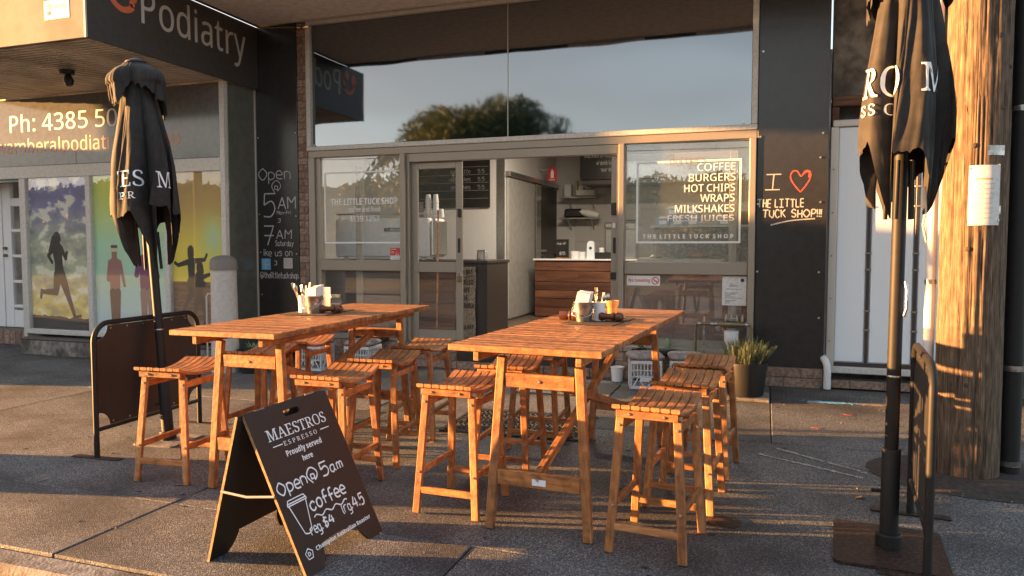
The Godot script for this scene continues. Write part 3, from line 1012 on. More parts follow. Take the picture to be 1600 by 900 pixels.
	wstrokes("print", [[Vector2(0.01, 0.045), Vector2(0.06, 0.045)], [Vector2(0.01, 0.03), Vector2(0.06, 0.03)], [Vector2(0.075, 0.012), Vector2(0.1, 0.06), Vector2(0.125, 0.012), Vector2(0.075, 0.012)]], M.white, rs, Vector3(-4.523, 1.385, -8.393), 0.005)
	wbox("alarm_sticker", Vector3(-4.523, 1.328, -8.396), Vector3(-4.387, 1.384, -8.393), M.paper, b)

func circle_pts(r: float, n := 20) -> Array:
	var a := []
	for i in n + 1:
		a.append(Vector2(cos(TAU * i / n), sin(TAU * i / n)) * r)
	return a

func awnings():
	var a := thing("awning", "flat tan-lined awning over the cafe shopfront", "awning", Vector3(-1.6, 4.42, -8.3))
	wbox("soffit", Vector3(-6.42, 4.42, -8.43), Vector3(3.3, 4.47, -6.25), M.soffit, a)
	wbox("roof_sheet", Vector3(-6.42, 4.6, -8.40), Vector3(3.3, 4.66, -6.2), M.cream, a)
	wbox("fascia", Vector3(-6.42, 4.38, -6.248), Vector3(3.3, 4.95, -6.2), M.fascia_dark, a, 0.004)
	wbox("trim", Vector3(-5.7, 4.413, -8.335), Vector3(-0.105, 4.419, -8.29), M.white_frame, a)
	wbox("end_fascia", Vector3(-6.44, 4.40, -8.40), Vector3(-6.421, 4.9, -6.2), M.fascia_dark, a)
	for x in [-4.6, -2.2, -0.4]:
		wbox("light_strip", Vector3(x - 0.55, 4.372, -6.30), Vector3(x + 0.55, 4.418, -6.252), M.vinyl, a, 0.004)
	# the lower awning next door
	var p := thing("awning", "low boxed awning with a dark lettered end panel", "awning", Vector3(-9, 3.6, -6.8))
	var X := -6.46
	var so := wbox("soffit", Vector3(-10.6, 3.602, -7.75), Vector3(X - 0.02, 3.64, -5.74), M.cream, p)
	var ribs := 26
	for i in ribs:
		var z := -7.70 + i * 0.0745
		wbox("soffit_batten", Vector3(-10.6, 3.590, z), Vector3(X - 0.03, 3.602, z + 0.05), M.cream, so, 0.004)
	wbox("front_fascia", Vector3(-10.6, 3.585, -5.74), Vector3(X - 0.001, 4.40, -5.70), M.fascia_pale, p, 0.004)
	wbox("top", Vector3(-10.6, 4.36, -8.35), Vector3(X - 0.02, 4.395, -5.74), M.cream, p)
	var e := wbox("end_fascia", Vector3(X - 0.02, 3.585, -8.34), Vector3(X + 0.012, 4.398, -5.698), M.fascia_dark, p, 0.004)
	wbox("corner_trim", Vector3(X - 0.005, 3.583, -5.71), Vector3(X + 0.017, 4.40, -5.69), M.alu_light, e)
	# sign on the end panel reads along -z
	var rt := Vector3(0, 0, -1)
	wtext("lettering", "Podiatry", "sans", M.letter_grey, e, Vector3(X + 0.0125, 3.80, -6.40), 1.70, 0.52, rt)
	var foot := begin()
	var o := Vector3(X + 0.014, 4.13, -6.12)
	var blob := func(c: Vector2, r: Vector2, ang: float):
		var pts := PackedVector2Array()
		for i in 18:
			var t := TAU * i / 18
			pts.append(c + Vector2(cos(t) * r.x, sin(t) * r.y).rotated(ang))
		sheet(foot, pts, o, rt, Vector3.UP, 0.003)
	blob.call(Vector2(-0.09, 0.07), Vector2(0.062, 0.10), 0.15)
	blob.call(Vector2(0.10, 0.13), Vector2(0.06, 0.075), -0.2)
	var arc := PackedVector2Array()
	for i in 13:
		var t := 3.3 + i * 0.19
		arc.append(Vector2(cos(t), sin(t)) * 0.20 + Vector2(0.04, 0.03))
	for i in 13:
		var t := 3.3 + (12 - i) * 0.19
		arc.append(Vector2(cos(t), sin(t)) * (0.13 + 0.02 * sin(i * 0.26)) + Vector2(0.045, 0.04))
	sheet(foot, arc, o, rt, Vector3.UP, 0.003)
	for q in [[-0.175, 0.12, 0.016], [-0.178, 0.08, 0.018], [-0.17, 0.035, 0.02], [-0.155, -0.01, 0.02], [0.205, 0.10, 0.018], [0.205, 0.06, 0.02], [0.195, 0.01, 0.03], [0.16, -0.045, 0.035]]:
		blob.call(Vector2(q[0], q[1]), Vector2(q[2], q[2] * 1.2), 0.0)
	put("foot_logo", done(foot), M.orange, e, Transform3D(Basis(), -org(e)))
	var st := wbox("membership_sticker", Vector3(-7.0, 3.80, -5.70), Vector3(-6.66, 3.99, -5.697), M.white, p)
	wtext("lettering", "AAPSM", "sans", M.letter_grey, st, Vector3(-6.87, 3.905, -5.697), 0.17, 0.045)
	wdisc("emblem", Vector3(-6.925, 3.925, -5.696), 0.028, 0.002, Vector3.BACK, M.lid, st, 14)
	wdisc("emblem", Vector3(-6.935, 3.865, -5.6955), 0.022, 0.002, Vector3.BACK, M.navy, st, 14)
	var c := thing("security_camera", "small dark dome camera hanging under the low awning", "camera", Vector3(-7.9, 3.59, -6.7))
	put("mount", lathem([Vector2(0, 0), Vector2(0.085, 0), Vector2(0.08, -0.05), Vector2(0.03, -0.06), Vector2(0, -0.06)], 16), M.black_plastic, c)
	put("body", lathem([Vector2(0, -0.06), Vector2(0.035, -0.065), Vector2(0.055, -0.13), Vector2(0.04, -0.18), Vector2(0, -0.2)], 16, Transform3D(Basis(Vector3.BACK, 0.2), Vector3.ZERO)), M.black_plastic, c)

# ---------------------------------------------------------------- next door: the podiatry shop
func caps(im: Image, col: Color, bones: Array):
	var w := im.get_width()
	var h := im.get_height()
	for b in bones:
		var p := Vector2(b[0] * w, b[1] * h)
		var q := Vector2(b[2] * w, b[3] * h)
		var r0: float = b[4] * w
		var r1: float = (b[5] if b.size() > 5 else b[4]) * w
		var m := maxf(r0, r1) + 1.0
		for y in range(maxi(0, int(minf(p.y, q.y) - m)), mini(h, int(maxf(p.y, q.y) + m) + 1)):
			for x in range(maxi(0, int(minf(p.x, q.x) - m)), mini(w, int(maxf(p.x, q.x) + m) + 1)):
				var v := Vector2(x, y)
				var d := q - p
				var t := clampf((v - p).dot(d) / maxf(d.length_squared(), 0.01), 0, 1)
				var k := clampf(lerpf(r0, r1, t) - v.distance_to(p + d * t) + 0.5, 0, 1)
				if k > 0:
					im.set_pixel(x, y, im.get_pixel(x, y).lerp(col, k))

func poster(kind: int) -> ImageTexture:
	var w := 300
	var h := 545
	var im := Image.create(w, h, false, Image.FORMAT_RGB8)
	var n := FastNoiseLite.new()
	n.seed = 60 + kind
	n.frequency = 0.012
	n.fractal_octaves = 5
	for y in h:
		for x in w:
			var v := float(y) / h
			var u := float(x) / w
			var c: Color
			if kind == 0:
				c = Color(0.46, 0.45, 0.64).lerp(Color(0.72, 0.74, 0.62), smoothstep(0.1, 0.5, v)).lerp(Color(0.88, 0.80, 0.42), smoothstep(0.6, 0.88, v))
				var k := n.get_noise_2d(x * 0.7, y * 1.15)
				c = c.lerp(Color(0.93, 0.92, 0.84), smoothstep(0.02, 0.3, k) * 0.85).lerp(Color(0.42, 0.42, 0.5), smoothstep(0.05, 0.5, -k) * 0.4)
				if v > 0.915 + n.get_noise_2d(x * 2.0, 5) * 0.012 + (u - 0.5) * 0.02:
					c = Color(0.20, 0.14, 0.09)
			elif kind == 1:
				c = Color(0.80, 0.84, 0.38).lerp(Color(0.70, 0.86, 0.74), smoothstep(0.05, 0.5, v)).lerp(Color(0.72, 0.84, 0.86), smoothstep(0.5, 1.0, v))
				c = c.lerp(Color(0.78, 0.8, 0.7), smoothstep(0.1, 0.6, n.get_noise_2d(x, y)) * 0.4)
			else:
				c = Color(0.70, 0.58, 0.32).lerp(Color(0.92, 0.84, 0.28), smoothstep(0.1, 0.55, v))
				c = c.lerp(Color(0.72, 0.82, 0.62), exp(-pow(Vector2(u - 0.80, (v - 0.40) * 1.8).length() / 0.22, 2.0)))
				if v > 0.665:
					c = Color(0.42, 0.30, 0.17).lerp(Color(0.26, 0.17, 0.10), smoothstep(-0.2, 0.3, n.get_noise_2d(x * 0.6, y * 6.0)))
				if v > 0.90:
					c = Color(0.50, 0.38, 0.24).lerp(Color(0.4, 0.3, 0.2), smoothstep(-0.2, 0.3, n.get_noise_2d(x, y * 3.0)))
			im.set_pixel(x, y, c)
	var dk := Color(0.16, 0.11, 0.075)
	if kind == 0:
		caps(im, dk, [[0.45, 0.385, 0.46, 0.40, 0.058], [0.41, 0.40, 0.33, 0.48, 0.05, 0.025], [0.44, 0.42, 0.47, 0.46, 0.03], [0.45, 0.465, 0.47, 0.56, 0.085, 0.065], [0.47, 0.56, 0.48, 0.64, 0.065, 0.085], [0.39, 0.465, 0.30, 0.51, 0.03, 0.022], [0.30, 0.51, 0.36, 0.555, 0.022, 0.02], [0.52, 0.46, 0.59, 0.53, 0.03, 0.022], [0.59, 0.53, 0.61, 0.49, 0.022, 0.02], [0.45, 0.64, 0.41, 0.75, 0.07, 0.045], [0.41, 0.75, 0.18, 0.752, 0.042, 0.026], [0.17, 0.745, 0.15, 0.79, 0.026, 0.018], [0.51, 0.64, 0.60, 0.757, 0.07, 0.045], [0.60, 0.757, 0.71, 0.905, 0.042, 0.024], [0.70, 0.915, 0.81, 0.905, 0.02, 0.016]])
	elif kind == 1:
		caps(im, Color(0.62, 0.42, 0.40), [[0.27, 0.56, 0.27, 0.71, 0.078, 0.07], [0.205, 0.55, 0.18, 0.66, 0.028], [0.34, 0.55, 0.39, 0.67, 0.028, 0.02]])
		caps(im, Color(0.58, 0.44, 0.34), [[0.27, 0.49, 0.27, 0.51, 0.038], [0.39, 0.67, 0.40, 0.70, 0.018], [0.27, 0.50, 0.27, 0.54, 0.022]])
		caps(im, Color(0.80, 0.76, 0.66), [[0.24, 0.468, 0.30, 0.468, 0.028]])
		caps(im, Color(0.34, 0.24, 0.17), [[0.235, 0.74, 0.24, 0.95, 0.042, 0.03], [0.305, 0.74, 0.295, 0.95, 0.042, 0.03], [0.24, 0.45, 0.30, 0.45, 0.018]])
		caps(im, Color(0.45, 0.17, 0.38), [[0.70, 0.545, 0.70, 0.70, 0.095, 0.085], [0.60, 0.55, 0.57, 0.63, 0.032], [0.80, 0.55, 0.85, 0.64, 0.032]])
		caps(im, Color(0.58, 0.44, 0.36), [[0.70, 0.455, 0.70, 0.475, 0.042], [0.70, 0.48, 0.70, 0.52, 0.026]])
		caps(im, Color(0.55, 0.44, 0.42), [[0.66, 0.74, 0.665, 0.95, 0.05, 0.035], [0.75, 0.74, 0.765, 0.95, 0.05, 0.035]])
	else:
		caps(im, dk, [[0.35, 0.475, 0.35, 0.50, 0.06], [0.36, 0.55, 0.36, 0.66, 0.075, 0.06], [0.34, 0.54, 0.10, 0.565, 0.035, 0.022], [0.10, 0.565, 0.04, 0.55, 0.02], [0.38, 0.54, 0.62, 0.53, 0.035, 0.02], [0.62, 0.53, 0.66, 0.50, 0.018], [0.33, 0.67, 0.36, 0.74, 0.06, 0.045], [0.34, 0.74, 0.20, 0.83, 0.045, 0.025], [0.2, 0.83, 0.19, 0.86, 0.022], [0.52, 0.575, 0.53, 0.60, 0.065], [0.50, 0.65, 0.50, 0.76, 0.09, 0.075], [0.55, 0.64, 0.70, 0.62, 0.03, 0.02], [0.52, 0.66, 0.69, 0.69, 0.03, 0.02], [0.46, 0.77, 0.40, 0.88, 0.055, 0.03], [0.55, 0.77, 0.60, 0.84, 0.05, 0.035], [0.60, 0.84, 0.585, 0.95, 0.032, 0.022], [0.56, 0.96, 0.64, 0.955, 0.02]])
	return ImageTexture.create_from_image(im)

func podiatry_shop():
	var b := thing("podiatry_building", "pale shopfront with window posters of runners under a low awning", "building", Vector3(-9, 0, -7.75))
	var zf := -7.75
	wbox("wall", Vector3(-16, 0, -12), Vector3(-12.5, 3.6, -7.8), M.cream, b)
	wbox("wall", Vector3(-12.5, 2.55, -8.6), Vector3(-6.55, 4.35, -7.80), M.cream, b)
	wbox("wall", Vector3(-12.5, 0, -12), Vector3(-6.55, 2.54, -8.75), M.cream, b)
	var sb := wbox("sign_board", Vector3(-12.4, 2.64, -7.80), Vector3(-6.60, 3.585, -7.755), M.sign_grey, b, 0.003)
	wtext("lettering", "Ph: 4385 50", "sans", M.vinyl, sb, Vector3(-10.265, 3.115, -7.755), 1.99, 0.255)
	wtext("lettering", "wamberalpodiatry.com.au", "sans", M.orange_pale, sb, Vector3(-10.56, 2.755, -7.755), 3.33, 0.27)
	wbox("board_joint", Vector3(-9.03, 2.642, -7.756), Vector3(-9.025, 2.9, -7.753), M.ink, sb)
	wbox("beam", Vector3(-12.4, 2.465, -7.82), Vector3(-6.585, 2.635, -7.735), M.white_frame, b, 0.006)
	wbox("corner_post", Vector3(-6.583, 0.24, -7.80), Vector3(-6.51, 3.585, -7.73), M.white_frame, b, 0.005)
	var ret := wbox("return_panel", Vector3(-6.56, 0.1, -8.34), Vector3(-6.515, 3.585, -7.81), M.return_panel, b, 0.003)
	wbox("edge_trim", Vector3(-6.515, 0.1, -8.355), Vector3(-6.502, 4.4, -8.33), M.alu_light, ret)
	# windows
	var xs := [[-10.05, -9.985, -8.86], [-8.86, -8.775, -7.50], [-7.50, -7.425, -6.585]]
	for i in 3:
		var w := wbox("window_frame", Vector3(xs[i][0], 0.25, zf - 0.04), Vector3(xs[i][1], 2.464, zf + 0.025), M.white_frame, b, 0.005)
		var x0: float = xs[i][1]
		var x1: float = xs[i][2]
		wbox("sill", Vector3(x0, 0.25, zf - 0.04), Vector3(x1, 0.32, zf + 0.03), M.white_frame, w, 0.005)
		var q := QuadMesh.new()
		q.size = Vector2(x1 - x0, 2.464 - 0.32)
		var pm := mat(Color.WHITE, 0.6)
		pm.albedo_texture = poster(i)
		pm.texture_repeat = false
		put("poster", q, pm, w, Transform3D(Basis(), Vector3((x0 + x1) / 2, (2.464 + 0.32) / 2, zf - 0.035) - org(w)))
		pane("pane", Vector3(x0, 0.32, zf - 0.012), Vector3(x1, 2.464, zf - 0.006), w)
	wbox("side_jamb", Vector3(-10.12, 0.2, -8.25), Vector3(-10.052, 2.464, -7.74), M.white_frame, b, 0.005)
	# french doors, set back
	for k in 2:
		var x0: float = [-11.08, -11.70][k]
		var x1: float = x0 + 0.60
		var d := wbox("door", Vector3(x0, 0.26, -8.26), Vector3(x0 + 0.17, 2.46, -8.20), M.white, b, 0.005)
		wbox("stile", Vector3(x1 - 0.17, 0.26, -8.26), Vector3(x1, 2.46, -8.20), M.white, d, 0.005)
		var ys := [0.26, 0.56, 0.94, 1.33, 1.72, 2.11, 2.36]
		for i in 6:
			var hgt: float = 0.12 if i in [0, 5] else 0.045
			wbox("rail", Vector3(x0 + 0.171, ys[i] if i else 0.26, -8.255), Vector3(x1 - 0.171, (ys[i] if i else 0.26) + (0.26 if i == 0 else hgt), -8.205), M.white, d, 0.004)
		for i in 5:
			pane("pane", Vector3(x0 + 0.171, ys[i + 1], -8.236), Vector3(x1 - 0.171, ys[i + 1] + 0.39, -8.23), d, M.dusty_glass)
		if k == 0:
			for y in [1.36, 1.47]:
				wdisc("handle" if y < 1.4 else "lock", Vector3(x0 + 0.06, y, -8.18), 0.025, 0.05, Vector3.BACK, M.brass, d, 12)
	wbox("door_frame", Vector3(-10.478, 0.26, -8.27), Vector3(-10.12, 2.464, -8.19), M.white_frame, b, 0.005)
	var ledge := wbox("door_ledge", Vector3(-12.4, 0.0, -8.3), Vector3(-10.0, 0.245, -8.0), M.mortar, b)
	for i in 18:
		wbox("brick", Vector3(-12.3 + i * 0.122, 0.03, -8.0), Vector3(-12.3 + i * 0.122 + 0.112, 0.235, -7.97), M["brick%d" % (i % 5)], ledge, 0.005)
	var stp := wbox("step", Vector3(-9.8, 0.0, -7.80), Vector3(-6.52, 0.205, -7.44), M.concrete, b, 0.008)
	for i in 21:
		wbox("tile", Vector3(-9.8 + i * 0.156, 0.206, -7.79), Vector3(-9.8 + i * 0.156 + 0.149, 0.222, -7.435), M.tile_dark, stp, 0.003)

func right_neighbour():
	var b := thing("side_building", "fibro wall bay with a white panelled door beside the cafe", "building", Vector3(1.9, 0, -8.4))
	wbox("wall", Vector3(0.63, 3.05, -8.6), Vector3(3.6, 4.40, -8.42), M.fibro, b)
	wbox("wall", Vector3(0.63, 0, -9.0), Vector3(3.6, 3.05, -8.75), M.fibro, b)
	wbox("lintel", Vector3(0.63, 2.95, -8.58), Vector3(2.35, 3.05, -8.41), M.bare_wood, b, 0.005)
	wbox("jamb", Vector3(0.63, 0.15, -8.58), Vector3(0.70, 2.95, -8.44), M.bare_wood, b, 0.005)
	wbox("jamb", Vector3(2.25, 0.15, -8.58), Vector3(2.35, 2.95, -8.41), M.bare_wood, b, 0.005)
	var base := wbox("base", Vector3(0.63, 0.0, -8.6), Vector3(2.35, 0.09, -8.47), M.mortar, b)
	bricks(base, 0.64, 2.34, 0.0, 0.09, -8.44, 0.33, 0.09, 0.1, 0.04)
	# white panelled door: frame, translucent sheets, dark bars between
	var d := wbox("door", Vector3(0.66, 0.20, -8.50), Vector3(1.98, 2.80, -8.47), M.cabinet, b)
	wbox("bottom_rail", Vector3(0.64, 0.165, -8.52), Vector3(2.0, 0.235, -8.40), M.white_frame, d, 0.008)
	wbox("top_rail", Vector3(0.64, 2.74, -8.52), Vector3(2.0, 2.81, -8.42), M.alu_light, d, 0.006)
	wbox("stile", Vector3(0.622, 0.236, -8.52), Vector3(0.70, 2.739, -8.415), M.alu_light, d, 0.006)
	wbox("stile", Vector3(1.72, 0.236, -8.52), Vector3(1.80, 2.739, -8.415), M.alu_light, d, 0.006)
	wbox("stile", Vector3(1.94, 0.236, -8.52), Vector3(2.0, 2.739, -8.415), M.alu_light, d, 0.006)
	wbox("kick_strip", Vector3(0.702, 0.236, -8.47), Vector3(1.718, 0.275, -8.445), M.dark_door, d)
	for x in [[0.705, 0.985], [1.035, 1.425], [1.475, 1.715]]:
		wbox("sheet", Vector3(x[0], 0.285, -8.469), Vector3(x[1], 2.735, -8.450), M.cabinet_sheet, d, 0.012)
	for x in [1.01, 1.45]:
		wbox("bar", Vector3(x - 0.014, 0.276, -8.468), Vector3(x + 0.014, 2.735, -8.440), M.dark_door, d, 0.003)
		for y in [0.62, 0.82, 1.25, 1.42, 1.9, 2.1]:
			wbox("clip", Vector3(x - 0.03, y, -8.439), Vector3(x + 0.03, y + 0.016, -8.435), M.alu, d, 0.002)
	for y in [0.5, 0.95, 1.4, 1.85, 2.3]:
		for x in [0.655, 1.76]:
			wdisc("screw", Vector3(x, y, -8.412), 0.007, 0.006, Vector3.BACK, M.ink, d, 8)
	# darker shop beyond the pole
	wbox("end_wall", Vector3(2.36, 0.0, -8.6), Vector3(2.55, 3.05, -8.40), M.fibro, b)
	var w := wbox("shop_window", Vector3(2.56, 0.62, -8.50), Vector3(3.6, 3.0, -8.47), M.mirror, b)
	wbox("frame", Vector3(2.552, 1.62, -8.466), Vector3(3.6, 1.68, -8.44), M.alu_light, w)
	wbox("frame", Vector3(2.552, 0.58, -8.5), Vector3(3.6, 0.64, -8.42), M.alu, w)
	wbox("frame", Vector3(2.552, 2.3, -8.466), Vector3(3.6, 2.35, -8.44), M.alu_light, w)
	var pb := wbox("base", Vector3(2.555, 0.0, -8.6), Vector3(3.6, 0.57, -8.45), M.mortar, b)
	bricks(pb, 2.56, 3.6, 0.0, 0.57, -8.42, 0.36, 0.19, 0.13, 0.05)
	# waste pipe coming out beside the door
	var wp := put("waste_pipe", tubem([Vector3(0.60, 0.32, -8.45), Vector3(0.60, 0.32, -8.32), Vector3(0.61, 0.31, -8.28), Vector3(0.625, 0.27, -8.25), Vector3(0.63, 0.2, -8.25), Vector3(0.63, 0.02, -8.25)], 0.036, 14), M.pvc)
	tag(wp, "cream plastic waste pipe elbow between the black panel and white door", "pipe")

# ---------------------------------------------------------------- inside the shop
func single(called, label, category, mesh, m, at := Vector3.ZERO, group := "", turn := 0.0) -> MeshInstance3D:
	var o := put(called, mesh, m, self, Transform3D(Basis(Vector3.UP, turn), at))
	return tag(o, label, category, group)

func cup_profile(r0, r1, h) -> Array:
	return [Vector2(0, 0), Vector2(r0, 0), Vector2(r1, h), Vector2(r1 + 0.003, h), Vector2(r1 + 0.003, h - 0.006), Vector2(r1 - 0.002, h - 0.008), Vector2(r0 - 0.003, 0.004), Vector2(0, 0.004)]

func interior():
	# ceiling light, out of sight above the door head
	var fl := thing("ceiling_light", "long white fluorescent batten on the cafe ceiling", "light", Vector3(-2.3, 3.4, -9.9))
	box("body", Vector3(-0.7, -0.06, -0.08), Vector3(0.7, -0.001, 0.08), M.white, fl)
	box("lamp_tube", Vector3(-0.65, -0.085, -0.05), Vector3(0.65, -0.061, 0.05), M.lamp, fl)
	var al := AreaLight3D.new()
	al.name = "lamp_light"
	al.area_size = Vector2(1.3, 0.1)
	al.light_energy = LAMP_ENERGY
	al.light_color = Color(1.0, 0.93, 0.83)
	al.shadow_enabled = true
	al.position = Vector3(0, -0.095, 0)
	al.rotation.x = -PI / 2
	fl.add_child(al)
	# coffee counter along the window
	var c := thing("coffee_counter", "timber plank counter behind the hours-side window", "counter", Vector3(-4.5, 0.3, -9.1))
	wbox("body", Vector3(-5.9, 0.3, -9.55), Vector3(-3.36, 1.28, -8.79), M.plank3, c)
	planks(c, -5.9, -3.79, [0.32, 0.46, 0.60, 0.76, 0.91, 1.08, 1.27], -8.765)
	wbox("top", Vector3(-5.92, 1.28, -9.6), Vector3(-3.33, 1.32, -8.74), M.dark_door, c, 0.006)
	wbox("end_panel", Vector3(-3.358, 0.3, -9.55), Vector3(-3.34, 1.279, -8.75), M.dark_door, c)
	wbox("front_panel", Vector3(-3.788, 0.3, -8.79), Vector3(-3.36, 1.279, -8.77), M.dark_door, c)
	var sk := thing("coffee_sack", "printed hessian coffee sack hung on the counter by the door", "sack", Vector3(-3.63, 0.31, -8.75))
	var st := begin(true)
	var nx := 10
	var ny := 24
	var sp := func(i: int, j: int) -> Vector3:
		var u := float(i) / nx
		var v := float(j) / ny
		return Vector3(-0.135 + 0.27 * u + 0.006 * sin(v * 9.0), 0.93 * v, 0.012 + 0.010 * sin(u * 7.0 + v * 5.0) * (1.0 - 0.5 * v) + 0.006 * sin(v * 21.0))
	for i in nx:
		for j in ny:
			quad(st, sp.call(i, j), sp.call(i + 1, j), sp.call(i + 1, j + 1), sp.call(i, j + 1), Vector3.BACK)
	put("cloth", done(st), M.sack, sk)
	var py := 0.58
	for t in [["EXCELSO", 0.70, 0.23], ["CAFE", 0.60, 0.13], ["DE", 0.50, 0.06], ["COLOMBIA", 0.40, 0.24], ["70 Kg NET", 0.12, 0.23]]:
		text("lettering", t[0], "sans_bold", M.ink, sk, Vector3(-t[2] / 2.0, t[1], 0.0295), t[2], 0.065)
	text("lettering", "3 68 107", "sans_bold", M.ink, sk, Vector3(-0.12, 0.84, 0.0295), 0.22, 0.05)
	put("print", ribbons([[Vector2(-0.13, 0.80), Vector2(0, 0.79), Vector2(0.13, 0.81)], [Vector2(-0.05, 0.82), Vector2(-0.055, 0.9)], [Vector2(0.03, 0.82), Vector2(0.025, 0.9)]], Vector3(0, 0, 0.0285), Vector3.RIGHT, Vector3.UP, 0.008), M.ink, sk)
	# espresso machine
	var e := thing("coffee_machine", "large white boxy espresso machine on the window counter", "coffee machine", Vector3(-4.95, 1.32, -9.15))
	box("body", Vector3(-0.72, 0.03, -0.3), Vector3(0.72, 0.56, 0.22), M.white, e, 0.02)
	box("side_panel", Vector3(0.721, 0.06, -0.28), Vector3(0.76, 0.52, 0.2), M.steel, e, 0.01)
	box("badge", Vector3(0.05, 0.38, 0.221), Vector3(0.42, 0.43, 0.226), M.ink, e)
	for x in [-0.6, 0.6]:
		for z in [-0.22, 0.14]:
			put("foot", lathem([Vector2(0, 0), Vector2(0.03, 0), Vector2(0.025, 0.04), Vector2(0, 0.04)], 10, Transform3D(Basis(), Vector3(x, 0, z))), M.steel, e)
	put("cup_rail", tubem([Vector3(-0.7, 0.62, 0.2), Vector3(0.72, 0.62, 0.2), Vector3(0.72, 0.62, -0.28)], 0.012, 8), M.steel, e)
	for x in [-0.65, 0.0, 0.68]:
		put("rail_post", tubem([Vector3(x, 0.56, 0.2), Vector3(x, 0.62, 0.2)], 0.008, 6), M.steel, e)
	text("lettering", "ROCKET", "sans_bold", M.white, e, Vector3(0.14, 0.39, 0.226), 0.2, 0.03)
	# stacks of paper cups on the machine
	var cupm := lathem(cup_profile(0.03, 0.042, 0.11), 14)
	for s in [[-4.33, 5, "white"], [-4.22, 5, "white"], [-4.44, 3, "grey"], [-4.14, 1, "white"]]:
		var t := thing("paper_cup_stack", "stack of %s paper cups upside down on the coffee machine" % s[2], "cups", Vector3(s[0], 1.885, -9.12), 0, "paper cup stacks")
		for k in s[1]:
			put("cup", cupm, M.white if s[2] == "white" else M.cushion, t, Transform3D(Basis(Vector3.RIGHT, PI), Vector3(0, 0.115 + k * 0.05, 0)))
	var jug := thing("milk_jug", "small steel milk jug on the coffee counter end", "jug", Vector3(-3.5, 1.32, -8.95))
	put("body", lathem([Vector2(0, 0), Vector2(0.055, 0), Vector2(0.058, 0.03), Vector2(0.048, 0.11), Vector2(0.052, 0.135), Vector2(0.049, 0.135), Vector2(0.045, 0.11), Vector2(0, 0.1)], 18), M.steel, jug)
	put("handle", tubem([Vector3(0.048, 0.11, 0), Vector3(0.085, 0.105, 0), Vector3(0.085, 0.04, 0), Vector3(0.055, 0.03, 0)], 0.006, 8), M.steel, jug)
	# menu board
	var mb := thing("menu_board", "wide black menu board with chalked drinks and prices", "board", Vector3(-4.76, 2.12, -10.99))
	box("panel", Vector3(-0.62, 0, 0), Vector3(0.62, 1.2, 0.02), M.black_panel, mb)
	for i in 8:
		box("rule", Vector3(-0.6, 0.14 + i * 0.125, 0.021), Vector3(0.6, 0.146 + i * 0.125, 0.023), M.chalk_faint, mb)
	for t in [["smoothies", 0.29], ["milkshakes", 0.415], ["iced latte", 0.54], ["hot choc", 0.79], ["flat white", 0.915]]:
		chalk("chalk_writing", t[0], M.chalk_faint, mb, Vector3(-0.05, t[1], 0.021), 0.34, 0.07, 0.009)
		chalk("chalk_writing", "45" if t[1] > 0.6 else "5.5", M.chalk_faint, mb, Vector3(0.42, t[1], 0.021), 0.11, 0.06, 0.009)
	# cold room: sliding door and dark door on the side wall
	var cr := thing("cold_room_front", "grey cold room door and dark door under a sliding rail", "door", Vector3(-3.93, 0.3, -12.6))
	wbox("corner_post", Vector3(-4.02, 0.3, -11.06), Vector3(-3.92, 3.4, -10.985), M.steel, cr)
	wbox("door", Vector3(-3.945, 0.33, -12.60), Vector3(-3.90, 2.60, -11.2), M.cold_door, cr, 0.006)
	wbox("rail", Vector3(-3.945, 2.62, -14.1), Vector3(-3.86, 2.70, -11.15), M.steel, cr, 0.006)
	wbox("door", Vector3(-3.945, 0.33, -14.1), Vector3(-3.91, 2.60, -12.95), M.dark_door, cr, 0.006)
	wbox("frame", Vector3(-3.945, 0.33, -12.94), Vector3(-3.88, 2.61, -12.64), M.steel, cr, 0.006)
	wbox("handle", Vector3(-3.89, 1.40, -13.2), Vector3(-3.85, 1.44, -12.75), M.steel, cr, 0.006)
	# servery counter deeper in
	var sc := thing("servery_counter", "dark timber plank servery counter with a pale top", "counter", Vector3(-2.2, 0.3, -12.2))
	wbox("body", Vector3(-3.70, 0.3, -12.7), Vector3(-0.6, 1.26, -12.03), M.plank3, sc)
	planks(sc, -3.71, -0.6, [0.31, 0.47, 0.62, 0.76, 0.90, 1.085, 1.25], -12.0)
	wbox("top", Vector3(-3.74, 1.262, -12.72), Vector3(-0.58, 1.29, -11.97), M.white, sc, 0.005)
	# things on the servery
	var pb := thing("price_board", "small chalk price card standing on the servery", "sign", Vector3(-3.28, 1.29, -12.2))
	box("card", Vector3(-0.11, 0.02, -0.01), Vector3(0.11, 0.33, 0.01), M.black_panel, pb)
	box("stand", Vector3(-0.11, 0, -0.03), Vector3(0.11, 0.02, 0.03), M.wood1, pb)
	chalk("chalk_writing", "cup of", M.chalk, pb, Vector3(-0.09, 0.23, 0.011), 0.15, 0.05, 0.007)
	chalk("chalk_writing", "$5", M.chalk, pb, Vector3(-0.05, 0.06, 0.011), 0.1, 0.06, 0.008)
	var bowl := single("pan", "shallow dark bowl of food on the servery", "bowl", lathem([Vector2(0, 0), Vector2(0.08, 0), Vector2(0.15, 0.08), Vector2(0.145, 0.08), Vector2(0.08, 0.01), Vector2(0, 0.01)], 18), M.black_plastic, Vector3(-3.52, 1.29, -12.25))
	for s in [[-3.06, 0.075, 0.13], [-2.93, 0.06, 0.12]]:
		single("canister", "plain white canister standing on the servery", "canister", lathem(cup_profile(s[1] * 0.95, s[1], s[2]), 16), M.white, Vector3(s[0], 1.29, -12.2), "canisters on the servery")
	var tm := thing("card_terminal", "upright pale blue grey card terminal on the servery", "terminal", Vector3(-2.77, 1.29, -12.15))
